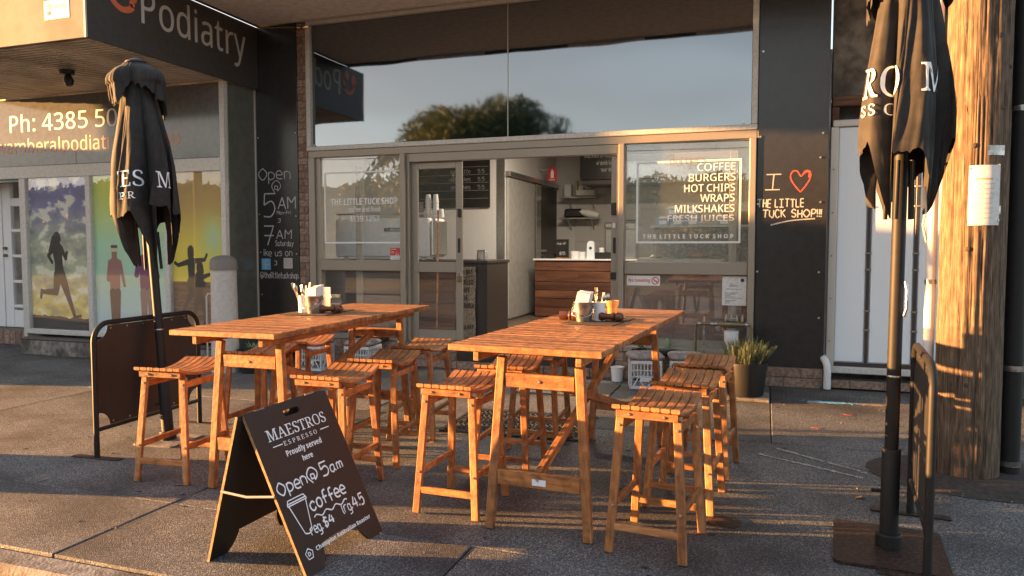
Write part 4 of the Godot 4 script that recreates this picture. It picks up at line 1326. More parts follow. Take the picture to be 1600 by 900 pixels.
	put("body", sheetm(PackedVector2Array([Vector2(-0.07, 0), Vector2(0.07, 0), Vector2(0.06, 0.26), Vector2(0.03, 0.3), Vector2(-0.03, 0.3), Vector2(-0.06, 0.26)]), Vector3.ZERO, Vector3.RIGHT, Vector3.UP, 0.08), M.cabinet_sheet, tm)
	put("button", tubem([Vector3(0, 0.18, 0.04), Vector3(0, 0.18, 0.045)], 0.025, 12), M.ink, tm)
	var tr := thing("cup_tray", "black tray of stacked white lids on the servery", "tray", Vector3(-2.55, 1.29, -12.2))
	box("tray", Vector3(-0.15, 0, -0.1), Vector3(0.15, 0.11, 0.1), M.black_plastic, tr, 0.01)
	for k in 5:
		put("lid", lathem([Vector2(0, 0), Vector2(0.045, 0), Vector2(0.042, 0.02), Vector2(0, 0.02)], 14, Transform3D(Basis(), Vector3(-0.05, 0.11 + 0.014 * k, 0))), M.white, tr)
	single("paper_cup", "takeaway paper cup at the end of the servery tray", "cup", lathem(cup_profile(0.035, 0.05, 0.16), 14), M.white, Vector3(-2.36, 1.29, -12.15))
	# exhaust hood with a chalked special
	var h := thing("exhaust_hood", "black exhaust hood chalked with a smashed avocado special", "hood", Vector3(-2.4, 2.6, -13.2))
	box("canopy", Vector3(-0.75, 0.08, -0.6), Vector3(1.6, 0.8, 0.3), M.black_panel, h)
	box("lip", Vector3(-0.72, 0.0, -0.55), Vector3(1.58, 0.078, 0.25), M.dark_door, h)
	for t in [["smashed avocado", -0.68, 0.46, 0.56, 0.1], ["w/ danish feta and", -0.45, 0.33, 0.40, 0.08], ["sour dough", -0.37, 0.20, 0.28, 0.09]]:
		chalk("chalk_writing", t[0], M.chalk, h, Vector3(t[1], t[2], 0.301), t[3], t[4], 0.009)
	# wall tiles behind
	var tw := thing("tiled_splashback", "white square tiles on the kitchen wall below the hood", "wall tiles", Vector3(-2.4, 1.3, -14.2))
	for i in 9:
		for j in 5:
			box("tile", Vector3(-1.15 + i * 0.3, j * 0.3, 0.001), Vector3(-1.15 + i * 0.3 + 0.292, j * 0.3 + 0.292, 0.012), M.tile_white, tw, 0.003)
	# shelves and what stands on them
	for y in [2.05, 2.45]:
		var s := thing("wall_shelf", "steel wall shelf on brackets, %s of two" % ("upper" if y > 2.2 else "lower"), "shelf", Vector3(-3.42, y, -13.95))
		box("board", Vector3(-0.36, -0.03, -0.2), Vector3(0.36, 0, 0.15), M.steel, s, 0.004)
		for x in [-0.2, 0.25]:
			put("bracket", tubem([Vector3(x, -0.03, 0.08), Vector3(x, -0.22, -0.2)], 0.012, 6), M.steel, s)
	for q in [["white", -3.62, 2.45, 0.14, 0.24, M.wall_white], ["white", -3.36, 2.45, 0.1, 0.2, M.napkin], ["yellow", -3.45, 2.45, 0.04, 0.3, M.lid]]:
		single("storage_tub", "plain %s tub on the upper wall shelf" % q[0], "tub", boxm(Vector3(q[3], q[4], 0.16), 0.01), q[5], Vector3(q[1], q[2] + q[4] / 2, -13.9), "tubs on the upper shelf")
	single("wire_tray", "long steel tray on the upper wall shelf", "tray", boxm(Vector3(0.38, 0.12, 0.16), 0.01), M.steel, Vector3(-3.22, 2.51, -13.68))
	single("black_crate", "black plastic tub on the lower wall shelf", "tub", boxm(Vector3(0.36, 0.17, 0.2), 0.03), M.black_plastic, Vector3(-3.5, 2.135, -13.9))
	single("folded_towel", "rolled white towel on the lower wall shelf", "towel", lathem([Vector2(0, -0.2), Vector2(0.05, -0.19), Vector2(0.075, 0), Vector2(0.05, 0.19), Vector2(0, 0.2)], 12, Transform3D(Basis(Vector3.BACK, 1.35), Vector3.ZERO)), M.white, Vector3(-3.2, 2.127, -13.85))
	var fr := thing("fryer", "steel two-basket fryer standing behind the servery", "fryer", Vector3(-2.35, 1.29, -12.5))
	box("body", Vector3(-0.24, 0.0, -0.15), Vector3(0.3, 0.5, 0.12), M.steel, fr, 0.02)
	box("hopper", Vector3(-0.25, 0.5, -0.15), Vector3(0.3, 0.62, 0.14), M.steel, fr, 0.03)
	box("handle", Vector3(0.0, 0.63, 0.02), Vector3(0.28, 0.66, 0.08), M.black_plastic, fr, 0.01)
	# fire sign projecting from the side wall
	var fs := thing("fire_sign", "red fire extinguisher location sign on a wall bracket", "sign", Vector3(-3.69, 2.80, -13.0))
	box("plate", Vector3(-0.085, -0.12, 0), Vector3(0.085, 0.12, 0.006), M.red, fs)
	box("bracket", Vector3(-0.26, 0.08, -0.01), Vector3(-0.086, 0.10, 0.0), M.steel, fs)
	put("symbol", sheetm(PackedVector2Array([Vector2(-0.03, -0.06), Vector2(0.03, -0.06), Vector2(0.03, 0.05), Vector2(0.012, 0.07), Vector2(0.012, 0.09), Vector2(-0.02, 0.09), Vector2(-0.012, 0.07), Vector2(-0.03, 0.05)]), Vector3(0, 0.0, 0.0075), Vector3.RIGHT, Vector3.UP, 0.002), M.white, fs)
	text("lettering", "FIRE", "sans_bold", M.white, fs, Vector3(-0.05, -0.10, 0.0065), 0.1, 0.022)
	# glass food display behind the menu-lettered window
	var d := thing("food_display", "glass fronted food display behind the menu-lettered window", "display cabinet", Vector3(-0.85, 0.3, -9.1))
	planks(d, -1.55, -0.14, [0.36, 0.50, 0.62, 0.77, 0.92, 1.07, 1.21], -8.765)
	wbox("base", Vector3(-1.56, 0.3, -9.5), Vector3(-0.14, 1.27, -8.79), M.plank3, d)
	wbox("deck", Vector3(-1.56, 1.272, -9.5), Vector3(-0.14, 1.31, -8.74), M.steel, d, 0.005)
	wbox("tray", Vector3(-1.45, 1.312, -9.3), Vector3(-0.45, 1.36, -8.82), M.steel, d, 0.008)
	wbox("shelf", Vector3(-1.30, 1.72, -9.45), Vector3(-0.14, 1.75, -8.85), M.steel, d, 0.005)
	wbox("back", Vector3(-1.35, 1.312, -9.50), Vector3(-0.14, 1.72, -9.48), M.cushion, d)
	wbox("post", Vector3(-1.26, 1.312, -8.95), Vector3(-1.235, 1.72, -8.92), M.alu, d)
	pane("pane", Vector3(-1.29, 1.33, -8.865), Vector3(-0.16, 1.715, -8.86), d)
	for q in [[-1.25, 0.16, 0.018, "thin flat bread at the tray end nearest the doorway"], [-0.75, 0.26, 0.05, "large domed loaf in the middle of the display tray"], [-0.55, 0.16, 0.02, "small flat roll at the tray end nearest the black panel"]]:
		single("bread_roll", q[3], "bread", lathem([Vector2(0, 0), Vector2(q[1] * 0.4, 0.0), Vector2(q[1] * 0.5, q[2] * 0.6), Vector2(q[1] * 0.3, q[2] + 0.02), Vector2(0, q[2] + 0.03)], 12, Transform3D(Basis().scaled(Vector3(1, 1, 0.4)), Vector3.ZERO)), M.honey, Vector3(q[0], 1.36, -8.98), "bread on the display tray")
	var bi := 0
	for q in [[-1.33, 0.0], [-1.16, 0.0], [-0.98, 0.0], [-1.22, 0.12], [-0.98, 0.12], [-0.62, 0.0]]:
		var t := thing("tea_box", "small blue and white carton stacked on the display shelf", "carton", Vector3(q[0] + 0.15, 1.75 + q[1], -9.1), 0.0, "cartons on the display shelf")
		box("carton", Vector3(-0.075, 0, -0.05), Vector3(0.075, 0.085, 0.05), M.blue_box, t, 0.004)
		put("flap", sheetm(PackedVector2Array([Vector2(-0.075, 0.085), Vector2(0.075, 0.085), Vector2(0.03, 0.115), Vector2(-0.03, 0.115)]), Vector3(0, 0, 0.04), Vector3.RIGHT, Vector3.UP, 0.004), M.white, t)
		box("label", Vector3(-0.045, 0.015, 0.051), Vector3(0.045, 0.06, 0.053), M.white, t)
	for q in [-0.42, -0.2]:
		single("menu_card", "small black tent card on the display shelf", "card", boxm(Vector3(0.2, 0.16, 0.01), 0.002), M.black_panel, Vector3(q, 1.832, -9.15), "tent cards on the display shelf")
	# dowel and padlock at the sliding door
	var dw := single("door_dowel", "bare timber dowel standing inside the sliding door glass", "dowel", tubem([Vector3(0, 0.0, 0), Vector3(0.03, 1.62, 0)], 0.012, 8), M.wood2, Vector3(-3.93, 0.33, -8.50))
	var pk := thing("padlock", "small brass padlock hanging from the sliding door stile", "padlock", Vector3(-3.575, 1.06, -8.415))
	box("body", Vector3(-0.03, 0, -0.012), Vector3(0.03, 0.075, 0.012), M.brass, pk, 0.006)
	put("shackle", tubem([Vector3(-0.018, 0.07, 0), Vector3(-0.018, 0.105, 0), Vector3(0, 0.125, 0), Vector3(0.018, 0.105, 0), Vector3(0.018, 0.07, 0)], 0.006, 8), M.steel, pk)

# ---------------------------------------------------------------- furniture
func wd(_i: int) -> StandardMaterial3D:
	return M["wood%d" % rng.randi_range(0, 4)]   # any board may be any of the five tones

func slat_mesh(w: float, l: float, th: float) -> ArrayMesh:
	# a seat slat, length along local x (kept so that the grain follows it), dished in the middle
	var st := begin()
	var n := 10
	var prof := [Vector2(-w / 2, 0.004), Vector2(-w / 2 + 0.004, 0), Vector2(w / 2 - 0.004, 0), Vector2(w / 2, 0.004), Vector2(w / 2, th - 0.004), Vector2(w / 2 - 0.004, th), Vector2(-w / 2 + 0.004, th), Vector2(-w / 2, th - 0.004)]
	var at := func(i: int) -> Vector3:
		var u := float(i) / n * 2.0 - 1.0
		return Vector3(u * l / 2, 0.05 * u * u, 0)
	for i in n:
		for k in 8:
			var a: Vector2 = prof[k]
			var b: Vector2 = prof[(k + 1) % 8]
			var p: Vector3 = at.call(i)
			var q: Vector3 = at.call(i + 1)
			var on := Vector2((a + b).x, (a + b).y - th)
			quad(st, p + Vector3(0, a.y, a.x), p + Vector3(0, b.y, b.x), q + Vector3(0, b.y, b.x), q + Vector3(0, a.y, a.x), Vector3(0, on.y, on.x))
	for e in [0, n]:
		var p: Vector3 = at.call(e)
		for k in range(1, 7):
			tri(st, p + Vector3(0, prof[0].y, prof[0].x), p + Vector3(0, prof[k].y, prof[k].x), p + Vector3(0, prof[k + 1].y, prof[k + 1].x), Vector3(-1.0 if e == 0 else 1.0, 0, 0))
	return done(st)

func bolt(parent, at: Vector3, axis: Vector3, r := 0.008):
	put("bolt", tubem([at, at + axis * 0.005], [r, r * 0.7], 8), M.bolt, parent)

func make_stool() -> Node3D:
	var s := Node3D.new()
	var sm := slat_mesh(0.0425, 0.49, 0.02)
	var turn := Basis(Vector3.UP, PI / 2)   # local x of a slat runs along the stool's z
	for i in 7:
		put("seat_slat", sm, wd(i * 3 + 1), s, Transform3D(turn, Vector3(-0.144 + i * 0.048, 0.672, 0)))
	# curved bearers under each end of the slats
	for e in [-1.0, 1.0]:
		beam("seat_rail", Vector3(-0.152, 0.692, e * 0.205), Vector3(0.152, 0.692, e * 0.205), 0.026, 0.036, wd(2), s)
		for x in [-0.085, 0.085]:
			bolt(s, Vector3(x, 0.694, e * 0.219), Vector3(0, 0, e))
		beam("stretcher", Vector3(-0.158, 0.135, e * 0.213), Vector3(0.158, 0.135, e * 0.213), 0.022, 0.036, wd(0), s)
	for e in [-1.0, 1.0]:
		beam("side_rail", Vector3(e * 0.140, 0.625, -0.165), Vector3(e * 0.140, 0.625, 0.165), 0.022, 0.040, wd(3), s)
		beam("side_stretcher", Vector3(e * 0.168, 0.235, -0.192), Vector3(e * 0.168, 0.235, 0.192), 0.022, 0.034, wd(4), s)
		for f in [-1.0, 1.0]:
			var top := Vector3(e * 0.140, 0.674, f * 0.172)
			var bot := Vector3(e * 0.182, 0.002, f * 0.222)
			beam("leg", bot, top, 0.026, 0.042, wd(int(e + 2 * f + 5)), s, Vector3(1, 0, 0), 0.004)
			for y in [0.235, 0.63]:
				var p := bot.lerp(top, y / 0.674)
				bolt(s, p + Vector3(0, 0, f * 0.0135), Vector3(0, 0, f))
	return s

func make_table(length: float, width: float) -> Node3D:
	var t := Node3D.new()
	var n := 30
	var pitch := length / n
	for i in n:
		var w := width + rng.randf_range(-0.006, 0.004)
		put("top_slat", boxm(Vector3(snappedf(w, 0.002), 0.032, pitch - 0.005), 0.003), wd(rng.randi()), t, Transform3D(Basis(), Vector3(0, 0.994 + rng.randf_range(-0.0012, 0.0012), -length / 2 + (i + 0.5) * pitch)))
	for e in [-1.0, 1.0]:
		beam("apron", Vector3(e * (width / 2 - 0.13), 0.950, -length / 2 + 0.06), Vector3(e * (width / 2 - 0.13), 0.950, length / 2 - 0.06), 0.030, 0.055, wd(1), t)
	for f in [-1.0, 1.0]:
		var zt: float = f * (length / 2 - 0.27)
		var zb: float = f * (length / 2 - 0.235)
		for e in [-1.0, 1.0]:
			beam("leg", Vector3(e * 0.272, 0.002, zb), Vector3(e * 0.212, 0.922, zt), 0.038, 0.048, wd(int(2 * e + f + 4)), t, Vector3(1, 0, 0), 0.005)
		beam("upper_rail", Vector3(-0.19, 0.80, zt + f * 0.004), Vector3(0.19, 0.80, zt + f * 0.004), 0.030, 0.075, wd(2), t)
		beam("lower_rail", Vector3(-0.228, 0.285, zb - f * 0.01), Vector3(0.228, 0.285, zb - f * 0.01), 0.030, 0.080, wd(0), t)
		bolt(t, Vector3(0, 0.80, zt + f * 0.019), Vector3(0, 0, f), 0.009)
		bolt(t, Vector3(0, 0.29, zb + f * 0.006), Vector3(0, 0, f), 0.009)
	var zi := length / 2 - 0.285
	beam("brace", Vector3(-0.021, 0.285, zi + 0.02), Vector3(-0.021, 0.80, -zi), 0.034, 0.052, wd(3), t)
	beam("brace", Vector3(0.021, 0.80, zi), Vector3(0.021, 0.285, -zi - 0.02), 0.034, 0.052, wd(4), t)
	return t

func tables_and_stools():
	var T := {"doorway": [Vector3(-1.04, 0, -4.57), -0.055, 2.42, 0.80], "barrier": [Vector3(-2.975, 0, -4.50), 0.025, 2.14, 0.72]}
	for k in T:
		var t := make_table(T[k][2], T[k][3])
		t.name = numbered("bar_table")
		add_child(t)
		t.position = T[k][0]
		t.rotation.y = T[k][1]
		tag(t, "slatted timber bar table set out towards the open doorway" if k == "doorway" else "slatted timber bar table standing beside the black cafe barrier", "table", "bar tables on the footpath")
		if k == "doorway":
			var pl := box("maker_plate", Vector3(-0.03, 0.262, 0.91), Vector3(0.045, 0.295, 0.9125), M.cabinet_sheet, t)
			pl.position.z = T[k][2] / 2 - 0.235 + 0.007
	var spots := [
		[-0.495, -3.705, -7, "doorway", "black panel side", "street end"], [-0.425, -4.40, -5, "doorway", "black panel side", "middle"], [-0.37, -5.09, -6, "doorway", "black panel side", "shop end"],
		[-1.645, -3.90, -2, "doorway", "sign board side", "street end"], [-1.60, -4.62, 1, "doorway", "sign board side", "middle"], [-1.60, -5.32, 2, "doorway", "sign board side", "shop end"],
		[-2.49, -3.915, 1, "barrier", "doorway side", "street end"], [-2.52, -4.59, 3, "barrier", "doorway side", "middle"], [-2.57, -5.27, 3, "barrier", "doorway side", "shop end"],
		[-3.61, -3.845, 5, "barrier", "barrier side", "street end"], [-3.60, -4.62, 4, "barrier", "barrier side", "middle"], [-3.64, -5.22, 5, "barrier", "barrier side", "shop end"]]
	var proto := make_stool()
	for i in spots.size():
		var s = spots[i]
		var o: Node3D = proto if i == 0 else proto.duplicate()
		o.name = numbered("bar_stool")
		add_child(o)
		o.position = Vector3(s[0], 0, s[1])
		o.rotation.y = deg_to_rad(s[2]) + (PI if i % 2 else 0.0)
		if i:
			for c in o.get_children():
				if not c.name.begins_with("bolt"):
					c.material_override = wd(i * 2 + c.get_index() * 3)
		tag(o, "slatted timber stool, %s of the %s, at the table near the %s" % [s[5], s[4], s[3]], "stool", "bar stools at the tables")

func table_sets():
	for k in 2:
		var y := 1.0125
		var c: Vector3 = [Vector3(-3.12, y, -4.68), Vector3(-1.02, y, -4.72)][k]
		var where: String = ["on the table beside the barrier", "on the table before the doorway"][k]
		single("placemat", "dark woven placemat " + where, "placemat", boxm(Vector3(0.34, 0.004, 0.52), 0.001), M.mat_weave, c + Vector3(0, 0.002, 0), "", [0.12, -0.10][k])
		y += 0.004
		# bucket of napkins
		var b := thing("metal_bucket", "small galvanised bucket of folded napkins " + where, "bucket", Vector3(c.x + [0.03, -0.08][k], y, c.z + [0.10, 0.09][k]))
		put("pail", lathem([Vector2(0, 0.003), Vector2(0.048, 0.003), Vector2(0.05, 0), Vector2(0.064, 0.12), Vector2(0.069, 0.122), Vector2(0.069, 0.128), Vector2(0.062, 0.127), Vector2(0.047, 0.008), Vector2(0, 0.008)], 28), M.galv, b)
		put("bail", tubem([Vector3(-0.064, 0.105, 0.0), Vector3(-0.075, 0.08, 0.02), Vector3(-0.06, 0.045, 0.065), Vector3(0, 0.028, 0.082), Vector3(0.055, 0.045, 0.07), Vector3(0.072, 0.08, 0.022), Vector3(0.064, 0.105, 0.0)], 0.0025, 6), M.steel, b)
		for e in [-1.0, 1.0]:
			put("ear", tubem([Vector3(e * 0.058, 0.105, 0), Vector3(e * 0.072, 0.105, 0)], 0.009, 10), M.steel, b)
		var tilt: float = [0.18, -0.12][k]
		for i in 9 if k == 0 else 7:
			var nb := Basis(Vector3.BACK, tilt) * Basis(Vector3.RIGHT, -0.25)
			put("napkin", boxm(Vector3(0.085 + 0.002 * (i % 3), 0.13, 0.006), 0.001), M.napkin, b, Transform3D(nb * Basis(Vector3.BACK, 0.03 * (i % 4) - 0.04), Vector3(-0.008 + 0.002 * i, 0.12 + 0.002 * i, 0.028 - i * 0.0085)))
		# cutlery holder
		if k == 0:
			var h := thing("cutlery_tin", "white tin of spoons and forks " + where, "tin", Vector3(c.x - 0.08, y, c.z + 0.07))
			put("tin", lathem([Vector2(0, 0), Vector2(0.036, 0), Vector2(0.04, 0.12), Vector2(0.042, 0.124), Vector2(0.038, 0.124), Vector2(0.034, 0.006), Vector2(0, 0.006)], 20), M.white, h)
			for i in 9:
				var a := i * 2.4
				var dirv := Vector3(cos(a) * 0.28 - 0.12, 1, sin(a) * 0.2).normalized()
				cutlery(h, Vector3(cos(a) * 0.015, 0.02, sin(a) * 0.015), dirv, rng.randf_range(0.15, 0.21), i % 3)
			var j := thing("sugar_jar", "glass jar with a gold lid " + where, "jar", Vector3(c.x + 0.10, y, c.z - 0.06))
			put("jar", lathem([Vector2(0, 0), Vector2(0.048, 0), Vector2(0.052, 0.008), Vector2(0.052, 0.085), Vector2(0.04, 0.105), Vector2(0.04, 0.115)], 24), M.dusty_glass, j)
			put("sugar", lathem([Vector2(0, 0.004), Vector2(0.046, 0.004), Vector2(0.049, 0.01), Vector2(0.049, 0.058), Vector2(0, 0.062)], 20), M.honey, j)
			put("lid", lathem([Vector2(0, 0.108), Vector2(0.043, 0.108), Vector2(0.043, 0.126), Vector2(0, 0.128)], 24), M.lid, j)
			var bp := thing("table_number_card", "pale folded card standing behind the napkins " + where, "card", Vector3(c.x + 0.03, y, c.z - 0.06))
			box("card", Vector3(-0.035, 0.0, -0.004), Vector3(0.035, 0.18, 0.004), M.napkin, bp, 0.002)
			mill(Vector3(c.x + 0.125, y, c.z + 0.06), 0.4, where)
		else:
			var h := thing("cutlery_tin", "pale cup of wooden forks and knives " + where, "tin", Vector3(c.x - 0.0, y, c.z + 0.0))
			put("tin", lathem([Vector2(0, 0), Vector2(0.036, 0), Vector2(0.042, 0.12), Vector2(0.038, 0.12), Vector2(0.033, 0.006), Vector2(0, 0.006)], 20), M.white, h)
			for i in 6:
				var a := i * 2.4
				var dirv := Vector3(cos(a) * 0.18 + 0.12, 1, sin(a) * 0.15).normalized()
				cutlery(h, Vector3(cos(a) * 0.015, 0.02, sin(a) * 0.015), dirv, rng.randf_range(0.15, 0.20), i % 3)
			var g := thing("glass_tumbler", "amber glass tumbler at the edge of the doorway table placemat", "glass", Vector3(c.x + 0.02, y - 0.004, c.z - 0.34))
			put("glass", lathem([Vector2(0, 0), Vector2(0.034, 0), Vector2(0.036, 0.06), Vector2(0.046, 0.085), Vector2(0.047, 0.112), Vector2(0.044, 0.112), Vector2(0.042, 0.088), Vector2(0.032, 0.06), Vector2(0.03, 0.01), Vector2(0, 0.01)], 16), amber_glass(), g)
			mill(Vector3(c.x + 0.07, y, c.z + 0.03), -0.15, where)
			var sh := thing("salt_shaker", "ringed wooden shaker lying on its side " + where, "shaker", Vector3(c.x - 0.19, y + 0.032, c.z + 0.05))
			put("body", lathem([Vector2(0, -0.05), Vector2(0.03, -0.05), Vector2(0.032, -0.03), Vector2(0.028, -0.02), Vector2(0.032, -0.01), Vector2(0.028, 0.0), Vector2(0.031, 0.012), Vector2(0.03, 0.06), Vector2(0, 0.062)], 20, Transform3D(Basis(Vector3.BACK, PI / 2), Vector3.ZERO)), M.mill, sh)

func amber_glass() -> StandardMaterial3D:
	if not M.has("amber_glass"):
		var m := glass(0.35, Color(0.85, 0.62, 0.35))
		M.amber_glass = m
	return M.amber_glass

func cutlery(parent, base: Vector3, d: Vector3, l: float, kind: int):
	var e := base + d * l
	var side := d.cross(Vector3.BACK).normalized()
	var st := begin(true)
	tube(st, [base, base + d * l * 0.7], [0.003, 0.003], 6)
	if kind == 0:
		tube(st, [base + d * l * 0.7, base + d * l * 0.8, base + d * l * 0.9, e], [0.004, 0.013, 0.015, 0.005], 10)
	elif kind == 1:
		for s in [-1.0, 0.0, 1.0]:
			tube(st, [base + d * l * 0.7, base + d * l * 0.8 + side * s * 0.008, e + side * s * 0.008], [0.003, 0.0025, 0.0015], 5)
	else:
		cb(st, Vector3(0.016, l * 0.34, 0.002), 0.0005, Transform3D(Basis(side, d, side.cross(d)), base + d * l * 0.84))
	put(["spoon", "fork", "knife"][kind], done(st), M.steel if kind != 2 else M.napkin, parent)

func mill(at: Vector3, turn: float, where: String):
	var m := thing("pepper_mill", "dark turned wooden pepper mill lying " + where, "pepper mill", at + Vector3(0, 0.03, 0), turn)
	var xf := Transform3D(Basis(Vector3.BACK, -PI / 2), Vector3.ZERO)
	put("body", lathem([Vector2(0, -0.06), Vector2(0.027, -0.06), Vector2(0.029, -0.045), Vector2(0.02, -0.02), Vector2(0.019, 0.01), Vector2(0.026, 0.03), Vector2(0.024, 0.04), Vector2(0, 0.04)], 18, xf), M.mill, m)
	put("head", lathem([Vector2(0, 0.041), Vector2(0.018, 0.041), Vector2(0.03, 0.058), Vector2(0.028, 0.085), Vector2(0.012, 0.1), Vector2(0, 0.1)], 18, xf), M.mill, m)
	put("knob", lathem([Vector2(0, 0.1), Vector2(0.006, 0.1), Vector2(0.007, 0.11), Vector2(0, 0.113)], 10, xf), M.steel, m)

# ---------------------------------------------------------------- street furniture
func a_frame():
	# corners: ridge ends and feet of the two boards
	var rn := Vector3(-2.275, 0.715, -2.775)
	var rf := Vector3(-2.235, 0.735, -3.39)
	var bn := Vector3(-1.925, 0.0, -2.785)
	var bf := Vector3(-1.878, 0.0, -3.375)
	var ln := Vector3(-2.492, 0.0, -2.755)
	var lf := Vector3(-2.455, 0.0, -3.37)
	var s := thing("sandwich_board", "black A-frame sign offering coffee at chalked prices", "sign", Vector3(-2.2, 0, -3.07))
	var so := org(s)
	var th := 0.014
	var handle := PackedVector2Array()
	for k in 2:
		var tl: Vector3 = [rn + Vector3(0.004, 0, 0), rn - Vector3(0.012, 0, 0)][k]
		var tr: Vector3 = [rf + Vector3(0.004, 0, 0), rf - Vector3(0.012, 0, 0)][k]
		var bl: Vector3 = [bn, ln][k]
		var br: Vector3 = [bf, lf][k]
		var ex := ((tr - tl) + (br - bl)).normalized()
		var ey := ((tl - bl) + (tr - br)) * 0.5
		ey = (ey - ex * ey.dot(ex)).normalized()
		var nz := ex.cross(ey).normalized() * (1.0 if k == 0 else -1.0)
		var w := ((tr - tl).length() + (br - bl).length()) * 0.5
		var h := ((tl - bl).length() + (tr - br).length()) * 0.5
		var o := (bl + tl + br + tr) * 0.25 - ex * w / 2 - ey * h / 2
		# outline with an arched cut between two feet
		var pts := PackedVector2Array([Vector2(0, 0), Vector2(0.10, 0.0)])
		for i in 9:
			var t := i / 8.0
			pts.append(Vector2(0.115 + 0.055 * sin(t * PI / 2), 0.115 * t - 0.0 + 0.0))
		for i in 9:
			var t := 1.0 - i / 8.0
			pts.append(Vector2(w - 0.115 - 0.055 * sin(t * PI / 2), 0.115 * t))
		pts.append_array(PackedVector2Array([Vector2(w - 0.10, 0), Vector2(w, 0), Vector2(w, h), Vector2(0, h)]))
		# the hand slot: the board is made of the outline minus the slot, in two halves
		var slot := PackedVector2Array()
		for i in 8:
			var a := PI / 2 + PI * i / 7.0
			slot.append(Vector2(w * 0.435 + cos(a) * 0.016, h * 0.935 + sin(a) * 0.016))
		for i in 8:
			var a := -PI / 2 + PI * i / 7.0
			slot.append(Vector2(w * 0.575 + cos(a) * 0.016, h * 0.935 + sin(a) * 0.016))
		var st := begin()
		var halves := [PackedVector2Array([Vector2(-1, -1), Vector2(w / 2, -1), Vector2(w / 2, 2), Vector2(-1, 2)]), PackedVector2Array([Vector2(w / 2, -1), Vector2(w + 1, -1), Vector2(w + 1, 2), Vector2(w / 2, 2)])]
		for hf in halves:
			for piece in Geometry2D.intersect_polygons(pts, hf):
				for q in Geometry2D.clip_polygons(piece, slot):
					sheet(st, q, o - so - nz * th * 0.5, ex, ey, th)
		var bd := put("front_board" if k == 0 else "back_board", done(st), M.board, s)
		# raw edges of the ply
		for sx in [-0.0006, w + 0.0006]:
			put("ply_edge", boxm(Vector3(0.0012, h - 0.004, th - 0.001)), M.board_edge, bd, Transform3D(Basis(ex, ey, ex.cross(ey)), o - so + ex * sx + ey * h / 2 - nz * th * 0.5))
		if k == 1:
			continue
		var P := func(u: float, v: float) -> Vector3:
			return o - so + ex * w * u + ey * h * (1.0 - v) + nz * 0.0005
		text("lettering", "MAESTROS", "serif", M.vinyl, bd, P.call(0.14, 0.200), w * 0.72, h * 0.070, ex, ey)
		text("lettering", "E S P R E S S O", "serif", M.vinyl, bd, P.call(0.283, 0.252), w * 0.41, h * 0.028, ex, ey)
		put("rule", ribbons([[Vector2(w * 0.16, 0), Vector2(w * 0.27, 0)], [Vector2(w * 0.745, 0), Vector2(w * 0.86, 0)]], P.call(0, 0.236), ex, ey, 0.005), M.vinyl, bd)
		text("lettering", "Proudly served", "sans_bold", M.vinyl, bd, P.call(0.27, 0.329), w * 0.435, h * 0.05, ex, ey)
		text("lettering", "here", "sans_bold", M.vinyl, bd, P.call(0.42, 0.377), w * 0.125, h * 0.036, ex, ey)
		for t in [["Open@", 0.035, 0.535, 0.475, 0.105, 0.0075], ["5", 0.565, 0.515, 0.085, 0.085, 0.008], ["am", 0.675, 0.515, 0.16, 0.045, 0.0075], ["coffee", 0.297, 0.672, 0.455, 0.085, 0.009], ["reg.", 0.202, 0.815, 0.135, 0.065, 0.006], ["$4", 0.37, 0.80, 0.122, 0.072, 0.0085], ["lrg.", 0.626, 0.80, 0.125, 0.085, 0.006], ["4.5", 0.77, 0.785, 0.15, 0.075, 0.0085]]:
			put("chalk_writing", ribbons(hand_strokes(t[0], w * t[3], h * t[4]), P.call(t[1], t[2]), ex, ey, t[5]), M.vinyl, bd)
		var wave := []
		for i in 25:
			wave.append(Vector2(w * 0.43 * i / 24.0, 0.008 * sin(i * 0.9)))
		put("chalk_writing", ribbons([wave], P.call(0.295, 0.709), ex, ey, 0.007), M.vinyl, bd)
		var cup := [[Vector2(0.0, 0.145), Vector2(0.035, 0.0)], smooth_line([Vector2(0.035, 0.0), Vector2(0.06, -0.008), Vector2(0.085, 0.0)]), [Vector2(0.085, 0.0), Vector2(0.118, 0.145)], [Vector2(-0.008, 0.145), Vector2(0.126, 0.145)], [Vector2(-0.008, 0.155), Vector2(0.126, 0.155)], [Vector2(-0.008, 0.145), Vector2(0.004, 0.17)], [Vector2(0.126, 0.145), Vector2(0.114, 0.17)], [Vector2(0.004, 0.17), Vector2(0.114, 0.17)]]
		put("chalk_drawing", ribbons(cup, P.call(0.085, 0.765), ex, ey, 0.006), M.vinyl, bd)
		text("lettering", "Champion Australian Roaster", "sans_bold", M.vinyl, bd, P.call(0.19, 0.893), w * 0.725, h * 0.036, ex, ey)
		var pent := []
		for i in 6:
			var a := PI / 2 + TAU * i / 5.0
			pent.append(Vector2(cos(a), sin(a)) * 0.026)
		put("emblem", ribbons([pent], P.call(0.105, 0.878), ex, ey, 0.005), M.vinyl, bd)
		text("lettering", "D", "sans_bold", M.vinyl, bd, P.call(0.09, 0.89), w * 0.03, h * 0.024, ex, ey)
	put("strap", tubem([ln.lerp(rn, 0.50) - so + Vector3(0, 0, 0.006), (ln + bn) * 0.25 + rn * 0.5 - so + Vector3(0, -0.012, 0.012), bn.lerp(rn, 0.50) - so + Vector3(0, 0, 0.006)], 0.006, 8), M.strap, s)
	put("hinge", tubem([rn.lerp(rf, 0.15) - so + Vector3(-0.004, 0.0, 0), rn.lerp(rf, 0.25) - so + Vector3(-0.004, 0, 0)], 0.007, 8), M.steel, s)
	put("hinge", tubem([rn.lerp(rf, 0.75) - so + Vector3(-0.004, 0.0, 0), rn.lerp(rf, 0.85) - so + Vector3(-0.004, 0, 0)], 0.007, 8), M.steel, s)

